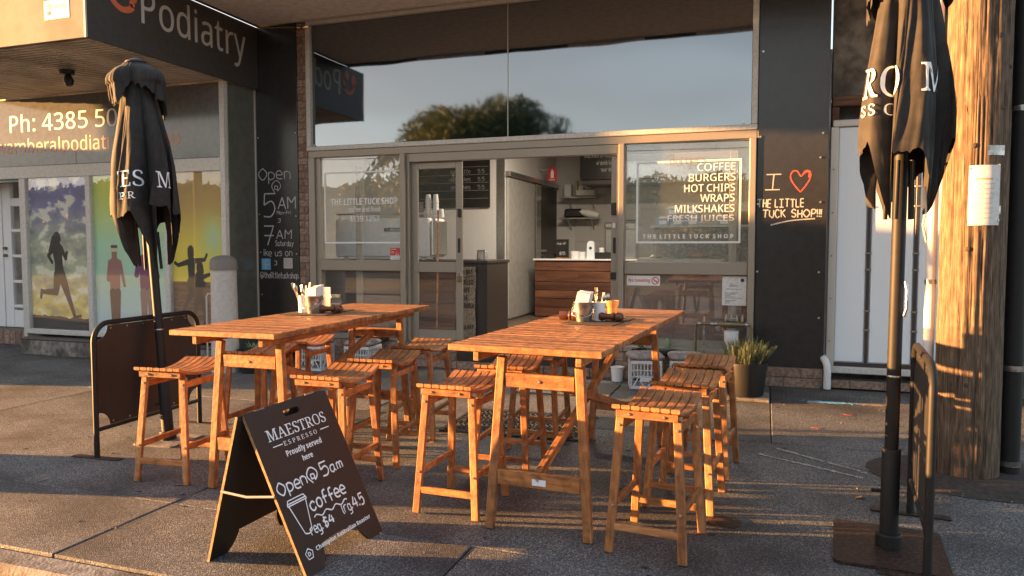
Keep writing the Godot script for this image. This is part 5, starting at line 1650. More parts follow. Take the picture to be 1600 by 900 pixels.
# closed umbrella canopy: lobes of cloth hanging between ribs
class Canopy:
	var n := 6
	var y0 := 2.75
	var r_core := 0.075
	var r_out := 0.30
	var hem_hi := 1.80
	var hem_lo := 1.36
	var wrap := 0.75
	var phase := 0.0
	var noise: FastNoiseLite
	var table := []
	const BINS := 240
	const ROWS := 40
	# 1 along the outer edge of a fold of cloth, 0 along a rib
	func fin(a: float) -> float:
		var k := n * (a + phase) / TAU
		var w := 0.16 * sin(a * 2.0 + phase) + 0.10 * sin(a * 3.0 + 1.3)
		return 1.0 - absf(fposmod(k + w, 1.0) * 2.0 - 1.0)
	func size(a: float) -> float:
		return 0.86 + 0.2 * sin(a * 1.0 + phase * 2.0 + 0.6) * sin(a * 2.0 + 0.8)
	func hem(a: float) -> float:
		var f := fin(a)
		return lerpf(hem_lo, hem_hi - 0.22 * (1.0 - size(a)) * 2.0, smoothstep(0.0, 0.62, f)) + 0.045 * noise.get_noise_2d(cos(a) * 70, sin(a) * 70)
	func at(a: float, v: float, off := 0.0) -> Vector3:
		# v: 0 at the top, 1 at the hem; a: angle
		var y := lerpf(y0, hem(a), v)
		var down := clampf((y0 - y) / (y0 - hem_lo), 0.0, 1.0)
		var f := fin(a)
		var body := lerpf(0.10, r_core + 0.03, smoothstep(0.0, 0.3, down))
		var reach := (r_out * size(a) - body) * pow(smoothstep(0.0, 0.78, down), 0.8) * (1.0 - 0.25 * smoothstep(0.86, 1.0, down))
		var r := body + maxf(reach, 0.0) * pow(f, 0.85)
		r += 0.055 * smoothstep(0.1, 0.5, down) * sin(PI * clampf(f * 1.2, 0.0, 1.0)) * 0.6
		var aa := a + wrap * pow(f, 1.3) * smoothstep(0.05, 0.9, down) * (0.75 + 0.35 * sin(a + 2.0))
		r += 0.022 * noise.get_noise_3d(cos(a) * 34.0, y * 16.0, sin(a) * 34.0) * (0.25 + down)
		r += 0.012 * noise.get_noise_3d(cos(a) * 90.0, y * 50.0 + 40.0, sin(a) * 90.0) * (0.1 + down)
		r += off
		return Vector3(cos(aa) * r, y, sin(aa) * r)
	# outermost radius of the cloth by height and direction
	func make_table(lo: float, hi: float):
		table = []
		for j in ROWS + 1:
			var y := lerpf(lo, hi, float(j) / ROWS)
			var row := PackedFloat32Array()
			row.resize(BINS)
			row.fill(0.0)
			var last := Vector3.ZERO
			var have := false
			for i in 361:
				var a := TAU * i / 360.0
				var v := (y0 - y) / (y0 - hem(a))
				if v > 1.0:
					have = false
					continue
				var p := at(a, v)
				if have:
					for k in 5:
						var q := last.lerp(p, k / 4.0)
						var bin := int(fposmod(atan2(q.z, q.x), TAU) / TAU * BINS) % BINS
						row[bin] = maxf(row[bin], Vector2(q.x, q.z).length())
				last = p
				have = true
			for i in BINS:
				if row[i] == 0.0:
					row[i] = maxf(row[(i + 1) % BINS], row[(i + BINS - 1) % BINS])
			table.append(row)
	func on(ang: float, y: float, lo: float, hi: float, off: float) -> Vector3:
		var fj := clampf((y - lo) / (hi - lo) * ROWS, 0.0, ROWS - 0.001)
		var fi := fposmod(ang, TAU) / TAU * BINS - 0.5
		var i0 := posmod(int(floorf(fi)), BINS)
		var i1 := (i0 + 1) % BINS
		var u: float = fi - floorf(fi)
		var j := int(fj)
		var r := lerpf(lerpf(table[j][i0], table[j][i1], u), lerpf(table[j + 1][i0], table[j + 1][i1], u), fj - j)
		return Vector3(cos(ang) * (r + off), y, sin(ang) * (r + off))

func canopy_mesh(c: Canopy) -> ArrayMesh:
	var st := begin(true)
	var na := 240
	var nv := 40
	for i in na:
		for j in nv:
			var a0 := TAU * i / na
			var a1 := TAU * ((i + 1) % na) / na
			var p := [c.at(a0, float(j) / nv), c.at(a1, float(j) / nv), c.at(a1, float(j + 1) / nv), c.at(a0, float(j + 1) / nv)]
			var d := Vector3(p[0].x, 0, p[0].z)
			quad(st, p[0], p[1], p[2], p[3], d)
	return done(st)

# letters laid on the cloth, each run bent to the canopy's own surface
func cloth_text(called, s, kind, c: Canopy, a_mid: float, y_mid: float, width: float, height: float, parent, xf: Transform3D):
	var tm := TextMesh.new()
	tm.text = s
	tm.font = font(kind)
	tm.font_size = 48
	tm.pixel_size = 0.01
	tm.depth = 0.0
	tm.curve_step = 2.0
	var bb := tm.get_aabb()
	var arr := tm.get_mesh_arrays()
	var v: PackedVector3Array = arr[Mesh.ARRAY_VERTEX]
	var idx: PackedInt32Array = arr[Mesh.ARRAY_INDEX]
	var st := begin()
	var ylo := y_mid - height
	var yhi := y_mid + height
	c.make_table(ylo, yhi)
	var r0 := c.on(a_mid, y_mid, ylo, yhi, 0.0)
	var rad := maxf(Vector2(r0.x, r0.z).length(), 0.14)
	# subdivide each triangle twice so that the letters follow the folds
	var tris := []
	for i in range(0, idx.size(), 3):
		tris.append([v[idx[i]], v[idx[i + 1]], v[idx[i + 2]]])
	for pass_ in 3:
		var more := []
		for t in tris:
			var l := 0
			var best := 0.0
			for k in 3:
				var dd: float = t[k].distance_to(t[(k + 1) % 3])
				if dd > best:
					best = dd
					l = k
			if best < bb.size.x * 0.05:
				more.append(t)
				continue
			var m: Vector3 = (t[l] + t[(l + 1) % 3]) * 0.5
			more.append([t[l], m, t[(l + 2) % 3]])
			more.append([m, t[(l + 1) % 3], t[(l + 2) % 3]])
		tris = more
	for t in tris:
		var q := []
		for p in t:
			var x: float = ((p.x - bb.position.x) / bb.size.x - 0.5) * width
			var y: float = ((p.y - bb.position.y) / bb.size.y - 0.5) * height
			# the angle runs against x as seen from outside
			q.append(xf * c.on(a_mid - x / rad, y_mid + y, ylo, yhi, 0.006))
		tri(st, q[0], q[1], q[2], xf.basis * Vector3(q[0].x, 0, q[0].z) - xf.origin * 0.0)
	put(called, done(st), M.vinyl, parent)

func umbrella(label: String, at: Vector3, lean: Basis, c: Canopy, plate: Vector2, plate_turn: float, plate_mat, top: float, sleeve := true):
	var u := thing("closed_umbrella", label, "umbrella", at)
	var xf := Transform3D(lean, Vector3.ZERO)
	var hx := plate.x / 2
	var hz := plate.y / 2
	put("base_plate", sheetm(rounded(plate.x, plate.y, 0.03), Vector3(0, 0.009, 0), Vector3.RIGHT, Vector3(0, 0, -1), 0.014), plate_mat, u, Transform3D(Basis(Vector3.UP, plate_turn), Vector3.ZERO))
	put("collar", lathem([Vector2(0.06, 0.017), Vector2(0.06, 0.075), Vector2(0.055, 0.082), Vector2(0.04, 0.082)], 20, xf), M.black_metal, u)
	put("sleeve", lathem([Vector2(0.043, 0.05), Vector2(0.043, 0.50), Vector2(0.040, 0.505), Vector2(0.030, 0.505)], 20, xf), M.black_metal, u)
	put("pole", tubem([xf * Vector3(0, 0.4, 0), xf * Vector3(0, top - 0.02, 0)], 0.0315, 18), M.black_metal, u)
	put("seam", lathem([Vector2(0.032, 0.86), Vector2(0.033, 0.862), Vector2(0.033, 0.868), Vector2(0.032, 0.87)], 18, xf), M.steel, u)
	put("clamp_screw", tubem([xf * Vector3(-0.04, 0.29, 0.0), xf * Vector3(-0.085, 0.29, 0.01)], 0.009, 8), M.rust_plate, u)
	var can := put("canopy", canopy_mesh(c), M.canvas, u, xf)
	# rib tips showing below the cloth
	for i in c.n:
		var a: float = TAU * i / c.n - c.phase
		var p := Vector3(cos(a), 0, sin(a))
		put("rib", tubem([xf * (p * 0.055 + Vector3(0, c.hem_lo + 0.25, 0)), xf * (p * 0.062 + Vector3(0, c.hem_lo - 0.03, 0))], 0.011, 8), M.black_metal, u)
	var v := Canopy.new()
	v.noise = c.noise
	v.n = 4
	v.y0 = top - 0.02
	v.r_core = 0.10
	v.r_out = 0.235
	v.hem_hi = top - 0.30
	v.hem_lo = top - 0.19
	v.wrap = 0.15
	v.phase = c.phase + 0.3
	put("vent_cap", canopy_mesh(v), M.canvas, u, xf)
	put("finial", lathem([Vector2(0, top + 0.03), Vector2(0.04, top + 0.025), Vector2(0.075, top + 0.006), Vector2(0.078, top - 0.006), Vector2(0.0, top - 0.01)], 20, xf), M.black_plastic, u)
	return [u, xf]

func rounded(w: float, h: float, r: float) -> PackedVector2Array:
	var p := PackedVector2Array()
	for q in [[1, 1, 0.0], [-1, 1, PI / 2], [-1, -1, PI], [1, -1, PI * 1.5]]:
		for i in 5:
			var a: float = q[2] + PI / 2 * i / 4.0
			p.append(Vector2(q[0] * (w / 2 - r) + cos(a) * r, q[1] * (h / 2 - r) + sin(a) * r))
	return p

func umbrellas():
	var n := FastNoiseLite.new()
	n.seed = 12
	n.frequency = 0.05
	n.fractal_octaves = 3
	var c := Canopy.new()
	c.noise = n
	c.y0 = 2.83
	c.r_out = 0.325
	c.hem_hi = 1.80
	c.hem_lo = 1.36
	c.phase = 0.25
	c.n = 6
	var lean := Basis(Vector3.BACK, 0.075)
	var r = umbrella("closed black umbrella leaning beside the barrier and the runner posters", Vector3(-4.33, 0, -4.45), lean, c, Vector2(0.36, 0.36), 0.1, M.concrete, 2.90)
	# direction of the viewer's street side is +z, so letters sit round angle PI/2
	cloth_text("lettering", "TES", "serif", c, 1.45, 2.00, 0.26, 0.12, r[0], r[1])
	cloth_text("lettering", "P R", "serif", c, 1.40, 1.875, 0.13, 0.05, r[0], r[1])
	cloth_text("lettering", "M", "serif", c, 0.30, 1.98, 0.13, 0.12, r[0], r[1])
	var d := Canopy.new()
	d.noise = n
	d.y0 = 2.95
	d.r_out = 0.235
	d.hem_hi = 2.0
	d.hem_lo = 1.66
	d.phase = 0.55
	d.n = 5
	r = umbrella("closed black umbrella on a steel base plate beside the timber utility pole", Vector3(0.603, 0, -4.0), Basis(Vector3.BACK, -0.004), d, Vector2(0.50, 0.58), -0.08, M.rust_plate, 2.99)
	cloth_text("lettering", "RO", "serif", d, 2.30, 2.27, 0.17, 0.145, r[0], r[1])
	cloth_text("lettering", "S S O", "serif", d, 2.38, 2.14, 0.16, 0.055, r[0], r[1])
	cloth_text("lettering", "M", "serif", d, 0.95, 2.27, 0.14, 0.13, r[0], r[1])
	put("cord", tubem([Vector3(0.1, 1.78, 0.08), Vector3(0.105, 1.66, 0.085), Vector3(0.095, 1.60, 0.08), Vector3(0.112, 1.52, 0.08)], 0.005, 6), M.strap, r[0])
	put("cleat", tubem([Vector3(0.036, 1.16, 0.02), Vector3(0.045, 1.2, 0.03), Vector3(0.045, 1.29, 0.03), Vector3(0.036, 1.33, 0.02)], 0.007, 6), M.steel, r[0])

func barrier(label: String, near: Vector3, far: Vector3, hgt: float, gap: float):
	var mid := (near + far) * 0.5
	var b := thing("cafe_barrier", label, "barrier", mid, 0, "cafe barriers")
	var d := (far - near).normalized()
	var l := (far - near).length()
	var a := -d * l / 2
	var e := d * l / 2
	var rr := 0.13
	var pts := [a + Vector3(0, 0.008, 0), a + Vector3(0, hgt - rr, 0)]
	for i in range(1, 7):
		var t := PI / 2 * i / 6.0
		pts.append(a + d * (rr - rr * cos(t)) + Vector3(0, hgt - rr + rr * sin(t), 0))
	for i in range(0, 7):
		var t := PI / 2 * i / 6.0
		pts.append(e - d * (rr - rr * sin(t)) + Vector3(0, hgt - rr + rr * cos(t), 0))
	pts.append(e + Vector3(0, 0.008, 0))
	put("frame", tubem(pts, 0.019, 14), M.black_metal, b)
	put("bottom_rail", tubem([a + Vector3(0, 0.2, 0), e + Vector3(0, 0.2, 0)], 0.015, 12), M.black_metal, b)
	var side := d.cross(Vector3.UP)
	for q in [a, e]:
		beam("foot", q + side * 0.2 + Vector3(0, 0.005, 0), q - side * 0.2 + Vector3(0, 0.005, 0), 0.06, 0.008, M.rust_plate, b, Vector3.UP, 0.002)
	# banner with scooped corners
	var x0 := 0.022
	var x1 := l - 0.022
	var y0 := 0.217
	var y1 := hgt - 0.022
	var s := 0.10
	var poly := PackedVector2Array()
	for q in [[x0, y0, 0.0], [x1, y0, 1.0], [x1, y1, 2.0], [x0, y1, 3.0]]:
		for i in 7:
			var t: float = PI / 2 * i / 6.0
			var ang: float = PI / 2 * (1.0 + q[2]) - t
			poly.append(Vector2(q[0], q[1]) + Vector2(cos(ang), sin(ang)) * s)
	put("banner", sheetm(poly, a, d, Vector3.UP, 0.003), M.banner, b)
	for i in 6:
		for y in [y0 + 0.02, y1 - 0.02]:
			var p := a + d * (x0 + s + 0.03 + (l - 2 * s - 0.1) * i / 5.0) + Vector3(0, y, 0)
			put("eyelet", tubem([p + side * 0.003, p - side * 0.003], 0.007, 8), M.steel, b)

func pole_and_pipes():
	var p := thing("utility_pole", "weathered timber utility pole with notices tacked on at the kerbside", "utility pole", Vector3(1.262, 0, -5.46))
	var st := begin(true)
	var na := 150
	var nv := 90
	var nz := FastNoiseLite.new()
	nz.seed = 77
	nz.frequency = 0.9
	nz.fractal_octaves = 3
	var at := func(i: int, j: int) -> Vector3:
		var a := TAU * (i % na) / na
		var y := -0.05 + 5.6 * j / nv
		var r := 0.188 - 0.0035 * y + 0.010 * nz.get_noise_3d(cos(a) * 6.0, y * 0.25, sin(a) * 6.0)
		var crack := nz.get_noise_3d(cos(a) * 26.0, y * 0.55 + 9.0, sin(a) * 26.0)
		r -= 0.012 * smoothstep(0.16, 0.34, crack) + 0.003 * nz.get_noise_3d(cos(a) * 60.0, y * 1.2, sin(a) * 60.0)
		return Vector3(cos(a) * r, y, sin(a) * r)
	for i in na:
		for j in nv:
			var q: Vector3 = at.call(i, j)
			quad(st, q, at.call(i + 1, j), at.call(i + 1, j + 1), at.call(i, j + 1), Vector3(q.x, 0, q.z))
	# turn the grain upright: the shaft is modelled lying along x
	put("shaft", done(st), pole_mat(), p)
	for i in 9:
		var a := rng.randf_range(0.6, 2.2)
		put("knot", lathem([Vector2(0, 0.004), Vector2(0.010, 0.003), Vector2(0.016, 0)], 10, Transform3D(Basis(Vector3(-sin(a), 0, cos(a)), Vector3(cos(a), 0, sin(a)), Vector3.UP), Vector3(cos(a), 0, sin(a)) * 0.186 + Vector3(0, rng.randf_range(0.4, 2.9), 0))), M.bark, p)
	bent(p, "tag_plate", M.galv, 1.47, 0.90, 2.06, 2.12, 0.189)
	bent(p, "tag_plate", M.galv, 1.20, 0.98, 1.70, 1.75, 0.189)
	var nt := bent(p, "paper_notice", M.paper, 1.98, 1.05, 1.63, 2.00, 0.191)
	nt.set_meta("label", "weathered white paper notice")
	for i in 9:
		bent(nt, "print", M.orange_pale if i == 0 else M.letter_grey, 1.68 + (0.1 if i == 0 else 0.0), 1.2 + 0.12 * rng.randf(), 1.92 - i * 0.03 - 0.008, 1.92 - i * 0.03, 0.1925)
	for q in [[1.1, 2.0], [1.95, 1.98], [1.07, 1.66]]:
		put("tack", tubem([Vector3(cos(q[0]), 0, sin(q[0])) * 0.19 + Vector3(0, q[1], 0), Vector3(cos(q[0]), 0, sin(q[0])) * 0.195 + Vector3(0, q[1], 0)], 0.006, 8), M.bolt, p)
	var wc := thing("white_conduit", "white plastic conduit strapped up the side of the timber pole", "pipe", Vector3(1.045, 0, -5.56))
	put("pipe", tubem([Vector3(0, 0, 0), Vector3(0, 5.5, 0)], 0.033, 14), M.pvc, wc)
	for y in [1.25, 2.6]:
		put("strap", lathem([Vector2(0.034, y), Vector2(0.037, y), Vector2(0.037, y + 0.03), Vector2(0.034, y + 0.03)], 14), M.steel, wc)
	box("warning_label", Vector3(0.0, 2.05, 0.034), Vector3(0.055, 2.55, 0.037), M.lid, wc)
	var bp := thing("black_pipe", "tall black steel pipe clamped behind the timber pole", "pipe", Vector3(1.52, 0, -5.52))
	put("pipe", tubem([Vector3(0, 0, 0), Vector3(0, 5.5, 0)], 0.062, 18), M.black_metal, bp)
	for y in [0.08, 0.70, 2.35]:
		put("clamp", lathem([Vector2(0.063, y), Vector2(0.069, y), Vector2(0.069, y + 0.035), Vector2(0.063, y + 0.035)], 18), M.galv, bp)

func pole_mat() -> StandardMaterial3D:
	if not M.has("pole_mat"):
		var im := Image.create(512, 512, false, Image.FORMAT_RGB8)
		var a := FastNoiseLite.new()
		a.seed = 5
		a.frequency = 0.03
		a.fractal_octaves = 4
		for y in 512:
			for x in 512:
				var v := a.get_noise_2d(x * 7.0 + 8.0 * a.get_noise_2d(x * 0.6, y * 0.5), y * 0.55)
				var g := a.get_noise_2d(x * 0.7 + 300, y * 1.2)
				var k := clampf(0.72 + v * 0.38 + g * 0.30, 0.15, 1.0)
				if v < -0.34:
					k *= 0.4
				im.set_pixel(x, y, Color(k, k * 0.97, k * 0.93))
		var m := mat(lin(0.25, 0.178, 0.122), 0.9)
		m.albedo_texture = ImageTexture.create_from_image(im)
		var bump: Image = im.duplicate()
		bump.convert(Image.FORMAT_RGBA8)
		bump.bump_map_to_normal_map(3.0)
		m.normal_enabled = true
		m.normal_texture = ImageTexture.create_from_image(bump)
		m.normal_scale = 0.9
		tri_map(m, 1.0)
		m.uv1_scale = Vector3(2.2, 0.3, 2.2)
		M.pole_mat = m
	return M.pole_mat

func bent(parent, called, m, a0: float, a1: float, y0: float, y1: float, r: float) -> MeshInstance3D:
	var st := begin(true)
	var n := 8
	for i in n:
		var t0 := lerpf(a0, a1, float(i) / n)
		var t1 := lerpf(a0, a1, float(i + 1) / n)
		var c0 := Vector3(cos(t0), 0, sin(t0)) * r
		var c1 := Vector3(cos(t1), 0, sin(t1)) * r
		quad(st, c0 + Vector3(0, y0, 0), c1 + Vector3(0, y0, 0), c1 + Vector3(0, y1, 0), c0 + Vector3(0, y1, 0), c0)
	return put(called, done(st), m, parent)

func crate(label: String, at: Vector3, turn: float, cushion_mat):
	var c := thing("milk_crate", label, "crate", at, turn, "milk crate seats")
	var w := 0.34
	var h := 0.30
	for f in 4:
		var st := begin()
		var xf := Transform3D(Basis(Vector3.UP, PI / 2 * f), Vector3.ZERO)
		var zf := w / 2 - 0.006
		cb(st, Vector3(w, 0.035, 0.012), 0.002, xf * Transform3D(Basis(), Vector3(0, h - 0.0175, zf)))
		cb(st, Vector3(w, 0.03, 0.012), 0.002, xf * Transform3D(Basis(), Vector3(0, 0.015, zf)))
		for s in [-1.0, 1.0]:
			cb(st, Vector3(0.022, h - 0.07, 0.012), 0.002, xf * Transform3D(Basis(), Vector3(s * (w / 2 - 0.011), h / 2, zf)))
		for k in 8:
			cb(st, Vector3(0.009, 0.135, 0.008), 0.001, xf * Transform3D(Basis(), Vector3(-w / 2 + 0.045 + k * 0.0357, h - 0.1, zf)))
		cb(st, Vector3(w - 0.05, 0.010, 0.009), 0.001, xf * Transform3D(Basis(), Vector3(0, h - 0.10, zf)))
		cb(st, Vector3(w - 0.05, 0.012, 0.009), 0.001, xf * Transform3D(Basis(), Vector3(0, 0.13, zf)))
		cb(st, Vector3(0.12, 0.055, 0.009), 0.002, xf * Transform3D(Basis(), Vector3(0, 0.105, zf)))
		for s in [-1.0, 1.0]:
			cb(st, Vector3(0.011, 0.115, 0.009), 0.001, xf * Transform3D(Basis(Vector3.BACK, s * 0.5), Vector3(s * 0.105, 0.075, zf)))
			cb(st, Vector3(0.011, 0.09, 0.009), 0.001, xf * Transform3D(Basis(Vector3.BACK, -s * 0.6), Vector3(s * 0.04, 0.055, zf)))
		put("side", done(st), M.crate, c)
	var bt := begin()
	for k in 7:
		cb(bt, Vector3(w - 0.03, 0.01, 0.012), 0, Transform3D(Basis(), Vector3(0, 0.012, -0.13 + k * 0.0433)))
		cb(bt, Vector3(0.012, 0.008, w - 0.03), 0, Transform3D(Basis(), Vector3(-0.13 + k * 0.0433, 0.022, 0)))
	put("bottom", done(bt), M.crate, c)
	var st := begin(true)
	var n := 20
	var p := func(i: int, j: int, s: float) -> Vector3:
		var u := float(i) / n * 2 - 1
		var v := float(j) / n * 2 - 1
		var e := (1.0 - pow(absf(u), 5.0)) * (1.0 - pow(absf(v), 5.0))
		var dim := exp(-(u * u + v * v) * 30.0) * 0.022 + exp(-pow(absf(u) - 0.52, 2) * 60 - pow(absf(v) - 0.52, 2) * 60) * 0.012
		return Vector3(u * 0.19 * (0.94 + 0.06 * (1 - v * v)), 0.036 + s * (0.006 + 0.032 * sqrt(maxf(e, 0.0)) - (dim if s > 0 else dim * 0.0)), v * 0.19 * (0.94 + 0.06 * (1 - u * u)))
	for i in n:
		for j in n:
			for s in [-1.0, 1.0]:
				quad(st, p.call(i, j, s), p.call(i + 1, j, s), p.call(i + 1, j + 1, s), p.call(i, j + 1, s), Vector3(0, s, 0))
	for i in n:
		for q in [[i, 0, i + 1, 0, Vector3(0, 0, -1)], [i, n, i + 1, n, Vector3(0, 0, 1)], [0, i, 0, i + 1, Vector3(-1, 0, 0)], [n, i, n, i + 1, Vector3(1, 0, 0)]]:
			quad(st, p.call(q[0], q[1], -1), p.call(q[2], q[3], -1), p.call(q[2], q[3], 1), p.call(q[0], q[1], 1), q[4])
	single("seat_cushion", label.replace("grey plastic milk crate", "padded grey seat cushion on the milk crate"), "cushion", done(st), cushion_mat, at + Vector3(0, h - 0.002, 0), "milk crate cushions", turn + 0.1)

func shopfront_bits():
	crate("grey plastic milk crate beside the doorstep on the water meter side", Vector3(-1.20, 0, -7.88), 0.22, M.cushion)
	crate("grey plastic milk crate under the water meter", Vector3(-0.78, 0, -7.98), 0.1, M.cushion)
	crate("grey plastic milk crate below the hours-side window sill", Vector3(-5.20, 0, -7.72), 0.1, M.cushion2)
	crate("grey plastic milk crate between the windows and the doorstep", Vector3(-4.62, 0, -7.86), 0.05, M.cushion2)
	# rosemary in a black pot, on a slab offcut
	single("pot_slab", "pale concrete offcut under the black rosemary pot", "slab", boxm(Vector3(0.44, 0.03, 0.40), 0.006), M.concrete, Vector3(-0.16, 0.016, -7.60))
	var r := thing("rosemary_pot", "bushy green rosemary in a tall black plastic pot", "potted plant", Vector3(-0.165, 0.031, -7.62))
	put("pot", lathem([Vector2(0, 0), Vector2(0.165, 0), Vector2(0.17, 0.01), Vector2(0.205, 0.31), Vector2(0.212, 0.31), Vector2(0.214, 0.33), Vector2(0.2, 0.33), Vector2(0.192, 0.29), Vector2(0, 0.28)], 32), M.pot, r)
	put("soil", lathem([Vector2(0.19, 0.285), Vector2(0.1, 0.3), Vector2(0, 0.305)], 20), M.soil, r)
	rosemary(r, Vector3(0, 0.28, 0), 0.225, 0.31, 260)
	var lp := thing("potted_plant", "small leafy plant in a black pot behind the barrier-side stools", "potted plant", Vector3(-5.75, 0, -7.25))
	put("pot", lathem([Vector2(0, 0), Vector2(0.14, 0), Vector2(0.18, 0.26), Vector2(0.186, 0.28), Vector2(0.17, 0.28), Vector2(0, 0.24)], 28), M.pot, lp)
	put("soil", lathem([Vector2(0.165, 0.25), Vector2(0, 0.262)], 18), M.soil, lp)
	blade_plant(lp, Vector3(0, 0.25, 0), 46, 0.17, 0.14)
	# troughs of succulents on the window ledges
	for q in [[-1.15, "below the menu-lettered window"], [-4.75, "below the hours-side window"]]:
		var t := thing("planter_trough", "low black trough of succulents " + q[1], "planter", Vector3(q[0], 0.301, -8.285 + 0.06 * 0.0))
		put("trough", boxm(Vector3(0.5, 0.06, 0.13), 0.012), M.pot, t, Transform3D(Basis(), Vector3(0, 0.03, 0.05)))
		blade_plant(t, Vector3(-0.15, 0.06, 0.05), 26, 0.12, 0.04)
		put("cactus", lathem([Vector2(0.028, 0), Vector2(0.034, 0.05), Vector2(0.03, 0.10), Vector2(0.012, 0.125), Vector2(0, 0.128)], 12, Transform3D(Basis(), Vector3(0.14, 0.06, 0.05))), M.succulent, t)
	# water meter assembly and its tundish
	var wm := thing("water_meter", "brass backflow valve and copper pipes over a white drain", "pipework", Vector3(-0.42, 0, -8.14))
	put("pipe", tubem([Vector3(-0.28, 0.02, 0), Vector3(-0.28, 0.64, 0), Vector3(-0.27, 0.665, 0), Vector3(-0.24, 0.67, 0), Vector3(0.27, 0.67, 0)], 0.016, 12), M.brass, wm)
	put("pipe", tubem([Vector3(0.27, 0.67, 0.0), Vector3(0.29, 0.66, 0), Vector3(0.295, 0.63, 0), Vector3(0.295, 0.02, 0)], 0.016, 12), M.brass, wm)
	put("pipe", tubem([Vector3(-0.19, 0.65, 0.02), Vector3(-0.19, 0.30, 0.03)], 0.011, 10), M.galv, wm)
	put("valve_body", tubem([Vector3(-0.04, 0.67, 0), Vector3(0.0, 0.67, 0), Vector3(0.05, 0.67, 0), Vector3(0.12, 0.67, 0), Vector3(0.16, 0.67, 0), Vector3(0.22, 0.67, 0)], [0.022, 0.032, 0.042, 0.042, 0.03, 0.022], 14), M.brass, wm)
	box("valve_cover", Vector3(0.03, 0.705, -0.04), Vector3(0.15, 0.735, 0.04), M.galv, wm, 0.006)
	for x in [0.035, 0.09, 0.145, 0.2]:
		put("test_cock", tubem([Vector3(x, 0.70, 0.0), Vector3(x, 0.775, 0)], [0.014, 0.011], 8), M.galv, wm)
	for x in [-0.24, -0.11, -0.07, 0.245]:
		put("union_nut", tubem([Vector3(x - 0.016, 0.67, 0), Vector3(x + 0.016, 0.67, 0)], 0.025, 6), M.galv, wm)
	box("valve_handle", Vector3(-0.20, 0.69, -0.01), Vector3(-0.18, 0.75, 0.012), M.orange_pale, wm, 0.003)
	put("drain_funnel", lathem([Vector2(0.035, 0.27), Vector2(0.04, 0.44), Vector2(0.072, 0.50), Vector2(0.075, 0.60), Vector2(0.07, 0.60), Vector2(0.066, 0.5), Vector2(0.03, 0.42)], 20, Transform3D(Basis(), Vector3(0.09, 0, 0.0))), M.pvc, wm)
	put("drain_elbow", tubem([Vector3(0.09, 0.38, 0), Vector3(0.09, 0.29, 0), Vector3(0.105, 0.255, 0), Vector3(0.14, 0.24, 0), Vector3(0.26, 0.24, 0)], 0.043, 14), M.pvc, wm)
	single("white_bucket", "small white tub on the footpath by the doorstep end", "tub", lathem(cup_profile(0.06, 0.075, 0.16), 16), M.white, Vector3(-1.54, 0, -8.1))
	# bollard
	var bo := thing("bollard", "stout cream bollard with a domed grey cap and side rod", "bollard", Vector3(-6.11, 0, -7.2))
	put("shaft", lathem([Vector2(0, 0), Vector2(0.165, 0), Vector2(0.16, 0.05), Vector2(0.145, 1.22), Vector2(0, 1.22)], 32), M.bollard, bo)
	put("cap", lathem([Vector2(0.145, 1.22), Vector2(0.158, 1.22), Vector2(0.158, 1.30), Vector2(0.15, 1.34), Vector2(0.11, 1.375), Vector2(0.05, 1.392), Vector2(0, 1.395)], 32), M.bollard_cap, bo)
	put("rod", tubem([Vector3(-0.13, 0.93, 0.06), Vector3(-0.16, 0.94, 0.09), Vector3(-0.172, 0.90, 0.1), Vector3(-0.175, 0.05, 0.1)], 0.011, 8), M.alu_light, bo)
	# perforated rubber mats
	rubber_mat("perforated rubber mat under the doorway table's far stools", Vector3(-1.93, 0, -5.85), 0.05, 1.15, 0.85)
	var dm := thing("door_mat", "flat mat with a cream border before the doorstep", "mat", Vector3(-1.95, 0, -7.55))
	box("pile", Vector3(-0.5, 0.004, -0.3), Vector3(0.5, 0.016, 0.3), M.rubber, dm, 0.003)
	box("border", Vector3(-0.5, 0.004, 0.301), Vector3(0.5, 0.014, 0.42), M.sack, dm, 0.003)
	# drain cap, leaves, litter and chalk on the paving
	var mh := thing("drain_cap", "round rusty inspection cap let into the footpath", "drain cover", Vector3(-0.185, 0, -4.10))
	put("ring", lathem([Vector2(0.062, 0.004), Vector2(0.085, 0.005), Vector2(0.092, 0.001)], 28), M.rust_plate, mh)
	put("lid", lathem([Vector2(0, 0.0045), Vector2(0.055, 0.0045), Vector2(0.06, 0.002)], 28), M.rust_plate, mh)
	var li := 0
	for q in [[0.552, -4.76, 0.9], [-3.46, -3.62, 0.3], [-4.35, -3.42, 1.2]]:
		var st := begin()
		for k in 6:
			var t0 := k / 6.0
			var t1 := (k + 1) / 6.0
			var w0 := 0.012 * sin(t0 * PI) + 0.001
			var w1 := 0.012 * sin(t1 * PI) + 0.001
			quad(st, Vector3(-0.04 + 0.08 * t0, 0.004 + 0.008 * t0 * t0, -w0), Vector3(-0.04 + 0.08 * t1, 0.004 + 0.008 * t1 * t1, -w1), Vector3(-0.04 + 0.08 * t1, 0.006 + 0.008 * t1 * t1, w1), Vector3(-0.04 + 0.08 * t0, 0.006 + 0.008 * t0 * t0, w0), Vector3.UP)
		single("fallen_leaf", ["dry pale leaf on the paving near the umbrella base plate", "curled dry leaf on the paving by the barrier-side stool", "dry leaf on the paving in front of the barrier foot"][li], "leaf", done(st), M.board_edge, Vector3(q[0], 0, q[1]), "", q[2])
		li += 1
	var gravel := begin()
	for i in 260:
		var a := Vector3(rng.randf_range(-5.5, 2.0), 0.003, rng.randf_range(-7.8, -2.7))
		if i < 110:
			a = Vector3(1.35 + rng.randfn() * 0.4, 0.006, -5.25 + rng.randfn() * 0.28)
		cb(gravel, Vector3(rng.randf_range(0.006, 0.016), 0.007, rng.randf_range(0.005, 0.012)), 0.002, Transform3D(Basis(Vector3.UP, rng.randf() * TAU), a))
